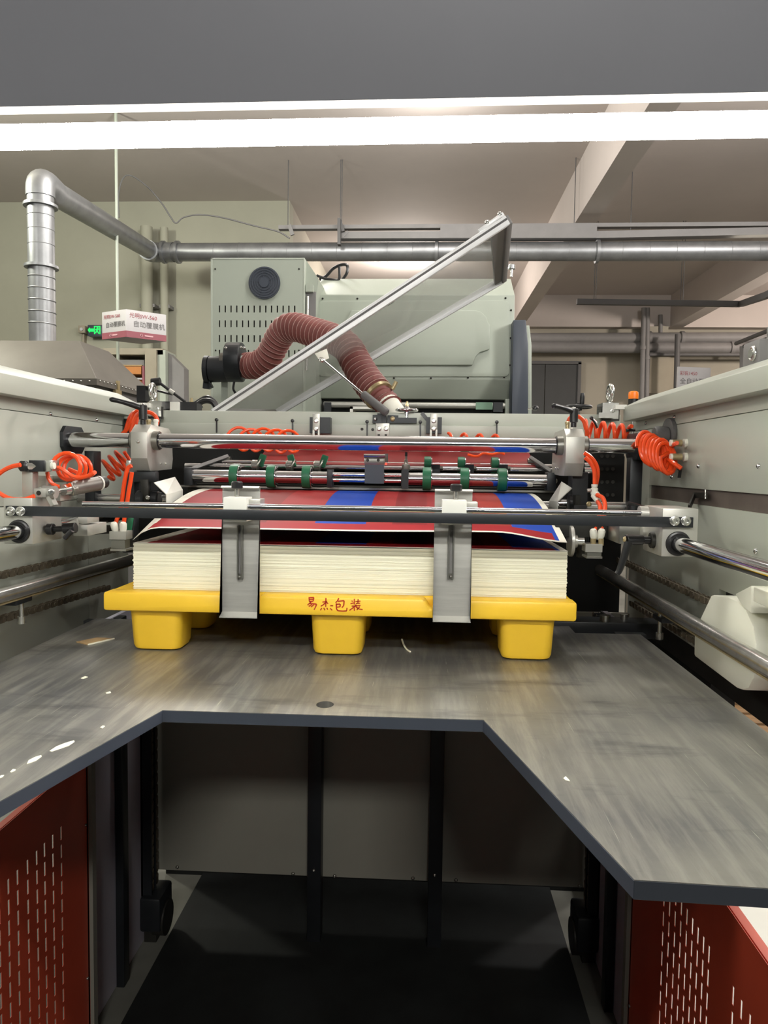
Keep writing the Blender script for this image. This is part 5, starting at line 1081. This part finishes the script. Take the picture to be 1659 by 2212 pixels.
# ------------------------------------------------------------------ side hangers, guides, discs
for s in (-1, 1):
    lb = 'left' if s < 0 else 'right'; o = thing('side_hanger', (s * .5, 2.0, 1.40), 'black cast hanger below the %s rod clamp' % lb, 'hanger')
    if s < 0:
        obj('post', pb(300, 1015, 326, 1060, 2.02, 2.08), 'black_metal', o); obj('yoke', B().bar(P(292, 1030, 2.0), P(340, 1030, 2.0), .03, .03, (0, 1, 0), .004), 'black_metal', o)
        obj('arm', B().bar(P(312, 1035, 1.98), P(316, 1085, 1.98), .022, .012, (0, 1, 0), .003), 'dark_iron', o); obj('cam', B().lathe([(.022, -.012), (.026, -.008), (.026, .008), (.022, .012)], P(305, 1080, 1.99), (1, 0, 0), 20), 'black_metal', o); obj('cam', B().lathe([(.018, -.012), (.022, -.008), (.022, .008), (.018, .012)], P(336, 1078, 2.0), (1, 0, 0), 20), 'black_metal', o); bolt(o, P(319, 1075, 1.965), (0, -1, 0), .006)
        obj('side_cheek', pb(268, 1020, 290, 1120, 2.06, 2.1), 'black_metal', o); obj('lower_arm', B().bar(P(285, 1100, 1.9), P(283, 1170, 1.85), .03, .03, (0, 1, 0), .004), 'black_metal', o); obj('foot_roll', B().cyl(P(268, 1175, 1.83), P(287, 1175, 1.83), .022, 18), 'black_metal', o)
        obj('green_strip', B().bar(P(283, 1118, 1.8), P(276, 1160, 1.8), .012, .01, (0, 1, 0), .002), 'green_rubber', o)
        obj('clip', B().bar(P(274, 1002, 1.96), P(284, 1002, 1.96), .012, .02, (0, 0, 1), .002), 'zinc', o)
    else:
        obj('post', pb(1237, 1020, 1268, 1110, 2.02, 2.08), 'black_metal', o); obj('rib', pb(1243, 1070, 1254, 1105, 1.99, 2.03), 'dark_iron', o); obj('lower_arm', B().bar(P(1250, 1095, 1.94), P(1256, 1190, 1.9), .034, .04, (0, 1, 0), .004), 'black_metal', o)
        obj('cheek', B().bar(P(1260, 1130, 1.86), P(1254, 1205, 1.86), .02, .016, (0, 1, 0), .004), 'dark_iron', o); obj('roll', B().cyl(P(1205, 1088, 2.0), P(1222, 1088, 2.0), .014, 14), 'chrome', o); obj('disc', B().cyl(P(1228, 1086, 2.0), P(1234, 1086, 2.0), .022, 20), 'black_metal', o); bolt(o, P(1272, 1089, 1.98), (0, -1, 0), .007, 'brass')
        obj('rear_frame', pb(1290, 985, 1345, 1120, 2.35, 2.40), 'dark_fill', o)
        for k in range(4):
            for j in range(3): obj('rear_bolt', B().cyl(P(1300 + j * 12, 985 + k * 28, 2.345), P(1300 + j * 12, 985 + k * 28, 2.355), .006, 8), 'dark_iron', o)
gp = thing('sheet_guide', P(365, 1085, 1.95), 'bent white sheet guide left of the lifted sheet', 'guide')
w1, w2, w3 = L([(333, 1041), (380, 1031), (394, 1057)], 1.95), L([(366, 1066), (394, 1057)], 1.95), L([(366, 1092), (394, 1092)], 1.95)
def fold(mb, quad, th=.002):
    n = (quad[1] - quad[0]).cross(quad[2] - quad[0]).normalized() * th; return mb.hexa([*quad, *[p + n for p in quad]])
A_, B_, C_, D_ = P(333, 1042, 1.92), P(378, 1030, 2.04), P(395, 1058, 2.04), P(360, 1068, 1.90)
obj('upper_fold', fold(B(), [A_, B_, C_, D_]), 'paint_white', gp); obj('lower_fold', fold(B(), [D_, C_, C_ - V((0, 0, .05)), D_ - V((0, 0, .05))]), 'paint_white', gp)
gp = thing('sheet_guide', P(1205, 1095, 1.95), 'bent white sheet guide right of the lifted sheet', 'guide')
A_, B_, C_, D_ = P(1186, 1082, 2.02), P(1213, 1040, 2.02), P(1235, 1054, 1.90), P(1204, 1083, 1.90)
obj('upper_fold', fold(B(), [A_, B_, C_, D_]), 'alu', gp); obj('lower_fold', fold(B(), [A_, D_, D_ - V((0, 0, .045)), A_ - V((0, 0, .045))]), 'alu', gp)
o = thing('side_disc', P(1233, 1170, 1.75), 'upright steel edge disc at the right side of the stack', 'disc'); q = P(1233, 1169, 1.74)
obj('disc', B().cyl(q - V((.004, 0, 0)), q + V((.004, 0, 0)), .036, 28, ch=.001), 'alu', o); obj('axle', B().cyl(q, q + V((.03, 0, 0)), .010, 14), 'zinc', o); obj('axle_nut', B().cyl(q + V((.004, 0, 0)), q + V((.014, 0, 0)), .015, 16), 'alu', o)
for s, (u0, v0, u1, v1), lb in ((-1, (236, 1148, 272, 1186), 'left'), (1, (1265, 1175, 1301, 1202), 'right')):
    o = thing('manifold', P(u0, v1, 1.72), 'small silver air manifold with white push fittings at the %s of the stack' % lb, 'manifold')
    obj('block', pb(u0, v0, u1, v0 + 18, 1.72, 1.76), 'alu', o); obj('foot', pb(u0 + 4, v0 + 18, u1 - 2, v1, 1.725, 1.755), 'steel', o); obj('rail', pb(u0 + 2, v1, u1, v1 + 5, 1.715, 1.765), 'brushed', o)
    for k in (0, 1):
        u = (247, 266)[k] if s < 0 else (1282, 1299)[k]; v = 1137 if s < 0 else 1152
        q = P(u, v, 1.73); obj('push_fitting', B().lathe([(.006, -.016), (.0075, -.010), (.0085, -.006), (.0085, .006), (.006, .010)], q, (.15 * (1 if k else -1), -.3, 1), 14), 'white_plastic', o); obj('barb', B().cyl(q + V((0, 0, -.028)), q + V((0, 0, -.012)), .0065, 12), 'brass', o)
o = thing('tee_fitting', P(1285, 1065, 1.9), 'pale tee fitting joining orange hoses right of the stack', 'fitting')
obj('body', B().lathe([(.009, -.012), (.009, .004), (.006, .006), (.008, .008), (.008, .014)], P(1284, 1058, 1.9), (0, 0, 1), 14), 'white_plastic', o); obj('side_port', B().cyl(P(1286, 1064, 1.9), P(1292, 1071, 1.88), .0075, 12), 'white_plastic', o); obj('side_port', B().cyl(P(1282, 1070, 1.9), P(1293, 1083, 1.88), .0075, 12), 'white_plastic', o); obj('barb', B().cyl(P(1268, 1060, 1.9), P(1280, 1059, 1.9), .005, 10), 'zinc', o)
# fittings, pad and wire slot bracket on the right wall
for v, lb in ((957, 'upper'), (987, 'lower')):
    q = PX(1462, v, .815); e = PX(1472, v, .84); o = thing('wall_fitting', e, '%s white push fitting on the right feeder wall' % lb, 'fitting')
    obj('body', B().cyl(q - V((.012, 0, 0)), q + V((.012, 0, 0)), .009, 14), 'brass', o); obj('flange', B().cyl((.832, q.y, q.z), (.84, q.y, q.z), .0115, 14), 'white_plastic', o); obj('collet', B().cyl(q - V((.017, 0, 0)), q - V((.012, 0, 0)), .0085, 14), 'white_plastic', o)
q = PX(1418, 938, .80); o = thing('rubber_boss', PX(1420, 960, .84), 'dark oval rubber boss on the right feeder wall', 'boss')
obj('plate', B().prism([(q.y + .052 * math.cos(a), q.z + .045 * math.sin(a)) for a in [2 * PI * k / 24 for k in range(24)]], 'x', .828, .84, .002), 'trunk_dark', o); obj('hub', B().cyl((.79, q.y - .01, q.z - .006), (.828, q.y - .01, q.z - .006), .027, 20, ch=.003), 'trunk_dark', o)
a = PX(1500, 1068, .84); o = thing('slot_bracket', PX(1490, 1100, .83), 'dark Z-shaped bracket in the wall slot above the right slide block', 'bracket')
q1, q2, q3 = PX(1526, 1070, .836), PX(1500, 1070, .836), PX(1488, 1098, .80)
obj('strap', B().bar(q1, q2, .004, .014).bar(q2, q3, .004, .016), 'dark_iron', o); obj('tab', B().bar(q3, q3 + V((-.02, -.02, -.002)), .014, .004), 'dark_iron', o); obj('pin', B().cyl(PX(1524, 1058, .832), PX(1524, 1078, .832), .0025, 8), 'zinc', o)
o = thing('clamp_lever', P(1360, 1095, 1.85), 'small black lever behind the sleeve of the right slide block', 'lever'); obj('grip', B().tube(sp(L([(1356, 1088), (1372, 1092), (1392, 1098)], 1.8), 5), .006, 8), 'black_plastic', o); obj('hub', B().cyl(P(1368, 1092, 1.8), P(1368, 1106, 1.8), .009, 12), 'black_metal', o)
o = thing('ring_block', PX(1650, 780, .9), 'grey end block with round cover on the right capping beam', 'block'); q = P(1652, 762, 1.62)
obj('block', B().box(q.x - .012, q.x + .1, 1.62, 1.70, q.z - .022, q.z + .03, .003), 'trunk_grey', o); obj('ring', B().torus(V((q.x - .014, 1.645, q.z + .002)), (1, 0, 0), .013, .004, 20, 8), 'zinc', o); obj('cover', B().cyl((q.x - .02, 1.645, q.z + .002), (q.x - .01, 1.645, q.z + .002), .010, 16), 'zinc', o); obj('stem', B().cyl((q.x + .012, 1.63, q.z + .03), (q.x + .012, 1.63, q.z + .055), .005, 10), 'zinc', o)

# ================================================================== ORANGE AIR HOSES
def troch(p0, p1, R, turns, kx=.8, dy=.4, n=18):        # loops lying almost flat, as a slack spiral hose does
    p0, p1 = V(p0), V(p1); out = []; N = int(turns * n)
    for i in range(N + 1):
        a = 2 * PI * i / n - PI / 2; out.append(p0.lerp(p1, i / N) + V((R * kx * math.sin(a), R * dy * math.sin(a + 1), R * math.cos(a) * (1 + .06 * math.sin(i * .21)))))
    return out
def hose(path, label, r=.0042, n=None, seg=8):
    pts = sp(path, n) if n else path; o = thing('air_hose', pts[0], label, 'hose'); obj('hose', B().tube(pts, r, seg), 'orange_hose', o); return o
hose(L([(44, 1004), (25, 1008), (5, 1018), (-14, 1036), (-16, 1052), (0, 1066), (22, 1077), (50, 1079), (74, 1072)], 1.52), 'bright orange hose looping out at the left edge of the picture', .0048, 6)
hose(L([(116, 1006), (124, 1012)], 1.58) + troch(P(140, 1007, 1.585), P(176, 1014, 1.66), .028, 3, 1.0, .12) + L([(188, 1030, 1.64), (198, 1026, 1.63), (205, 1020, 1.62)]), 'bright orange coiled hose bundle above the air cylinder', .0047)
hose(L([(102, 1020), (106, 1035), (118, 1048), (138, 1053), (152, 1047)], 1.585), 'short orange hose sagging below the coil to the cylinder', .0045, 6)
hose(L([(118, 1008), (135, 1014), (152, 1026), (170, 1032), (190, 1028), (203, 1022)], 1.575), 'orange hose running from the valve along the front of the coil', .0045, 6)
hose(coil(P(275, 985, 2.18), P(228, 1020, 2.16), .031, 3.5, (), (), 18, 1.0), 'shaded orange spiral hose hanging under the chrome rod at the left', .0055)
hose(L([(262, 940), (276, 925), (285, 905), (290, 892), (300, 888), (304, 900)], 2.12), 'orange hose bending up behind the left ratchet lever', .006, 6)
hose(L([(283, 935), (288, 912), (298, 895), (318, 890), (333, 896), (340, 908), (338, 918)], 2.10), 'orange hose arching over the left rod clamp', .006, 6)
hose(L([(268, 942), (274, 920), (281, 900), (292, 890), (296, 905), (290, 925)], 2.14), 'orange hose strand twisted beside the left ratchet lever', .0055, 6)
hose(L([(284, 1006), (276, 1012), (270, 1035), (266, 1060), (262, 1090), (256, 1112), (249, 1132)], 1.76), 'left of two straight orange hoses dropping past the black bar', .0052, 6)
hose(L([(285, 1020), (282, 1040), (278, 1062), (274, 1090), (270, 1112), (267, 1132)], 1.76), 'right of two straight orange hoses dropping past the black bar', .0052, 6)
hose(troch(P(508, 948, 2.37), P(642, 954, 2.37), .036, 5), 'orange spiral hose on the cross beam left of the sensor', .0048)
hose(coil(P(968, 948, 2.38), P(1086, 952, 2.38), .018, 3.5), 'flattened orange spiral hose on the right half of the cross beam', .005)
hose(sp(L([(1010, 982), (1030, 986), (1045, 979), (1062, 982), (1080, 978), (1090, 981)], 2.3), 5), 'thin orange hose end hanging below the chrome rod', .004)
hose(coil(P(1262, 930, 2.16), P(1362, 937, 2.14), .030, 5, (), (), 16, .3, -.25), 'orange zigzag spiral hose above the right end of the chrome rod', .0058)
hose(L([(1226, 922), (1229, 906), (1238, 899), (1250, 900), (1261, 910), (1266, 928)], 2.12), 'orange hose arching behind the right ratchet lever', .0055, 6)
a, c = P(1398, 972, 2.10), P(1442, 990, 1.96)
hose(troch(P(1394, 966, 2.0), P(1444, 990, 1.97), .040, 7, .62, .5) + [PX(1448, 975, .81), PX(1452, 962, .81), PX(1462, 957, .80)], 'dense orange hose coil hanging on the right feeder wall', .0058)
hose([PX(1440, 990, .80), PX(1455, 1000, .80), PX(1472, 1012, .815)], 'short orange hose end poking from the dense coil', .0055, 5)
hose(L([(1262, 978), (1276, 988), (1288, 1005), (1291, 1025), (1287, 1048)], 1.93), 'outer orange hose bending down from the right rod clamp', .0058, 6)
hose(L([(1264, 988), (1276, 1000), (1284, 1018), (1285, 1048)], 1.92), 'inner orange hose bending down from the right rod clamp', .0055, 6)
hose(L([(1290, 1069, 1.88), (1302, 1076, 1.85), (1307, 1092, 1.8), (1304, 1115, 1.76), (1299, 1148, 1.74)]), 'orange hose from the tee fitting passing behind the black bar', .0055, 6)
hose(L([(1291, 1083, 1.88), (1297, 1096, 1.82), (1293, 1120, 1.76), (1283, 1148, 1.74)]), 'shorter orange hose under the tee fitting', .0055, 6)
for pts, lb in ((L([(1277, 903), (1284, 910), (1291, 924)], 2.12), 'left'), (L([(1350, 930), (1372, 929)], 2.14), 'right')):
    o = thing('cable_tie', pts[0], 'black tie strap on the %s of the right zigzag hose' % lb, 'cable tie'); obj('strap', B().tube(sp(pts, 4), .004, 6), 'black_plastic', o); obj('head', B().lathe([(.004, 0), (.006, .004), (.004, .008)], pts[0], (0, -1, 0), 8), 'black_plastic', o)
o = thing('cable_tie', PX(1470, 1020, .82), 'black tie strap hanging from the dense orange coil', 'cable tie'); obj('strap', B().bar(PX(1470, 1012, .82), PX(1467, 1032, .82), .008, .002, (0, 1, 0)), 'black_plastic', o); obj('head', B().lathe([(.004, 0), (.006, .004), (.004, .008)], PX(1470, 1012, .82), (-1, 0, 0), 8), 'black_plastic', o)

# ------------------------------------------------------------------ repeats carry a group
GROUPS = {'cable_tie': 'black cable ties on the feeder', 'air_hose': 'orange air hoses on the feeder', 'ratchet_lever': 'ratchet levers on the rod clamps', 'rod_clamp': 'clamps on the chrome cross rod', 'bar_clamp': 'white clamps on the black bar', 'stop_plate': 'stop plates before the stack', 'slide_block': 'slide blocks of the black bar', 'slide_shaft': 'slide shafts along the feeder walls', 'hand_wheel': 'hand wheels on the cross beam', 'eye_bolt': 'lifting eyes on the cross beam', 'eye_bracket': 'lifting eye brackets on the cross beam', 'sensor_bracket': 'sensor brackets on the cross beam', 'roller_chain': 'roller chains on the feeder walls', 'lift_chain': 'lift chains in the pit', 'chain_sprocket': 'chain sprockets in the pit', 'guide_rail': 'guide rails along the feeder walls', 'red_guard': 'red guards of the lift pit', 'carton': 'cartons beside the feeder', 'wall_fitting': 'push fittings on the right wall', 'manifold': 'air manifolds beside the stack', 'sheet_guide': 'sheet guides beside the stack', 'side_hanger': 'hangers under the rod clamps', 'printed_sheet': 'printed sheets in the feeder', 'clamp_lever': 'levers on the slide blocks', 'clamp_jaw': 'jaws beside the slide blocks', 'conduit': 'conduits on the back wall', 'wall_pipe': 'pipes on the hall walls', 'cable_tray': 'cable trays under the ceiling', 'tie_rod': 'tie rods of the feeder'}
for o in COL.objects:
    if o.parent is None and 'label' in o:
        b_ = o.name.split('.')[0]
        if b_ in GROUPS: o['group'] = GROUPS[b_]
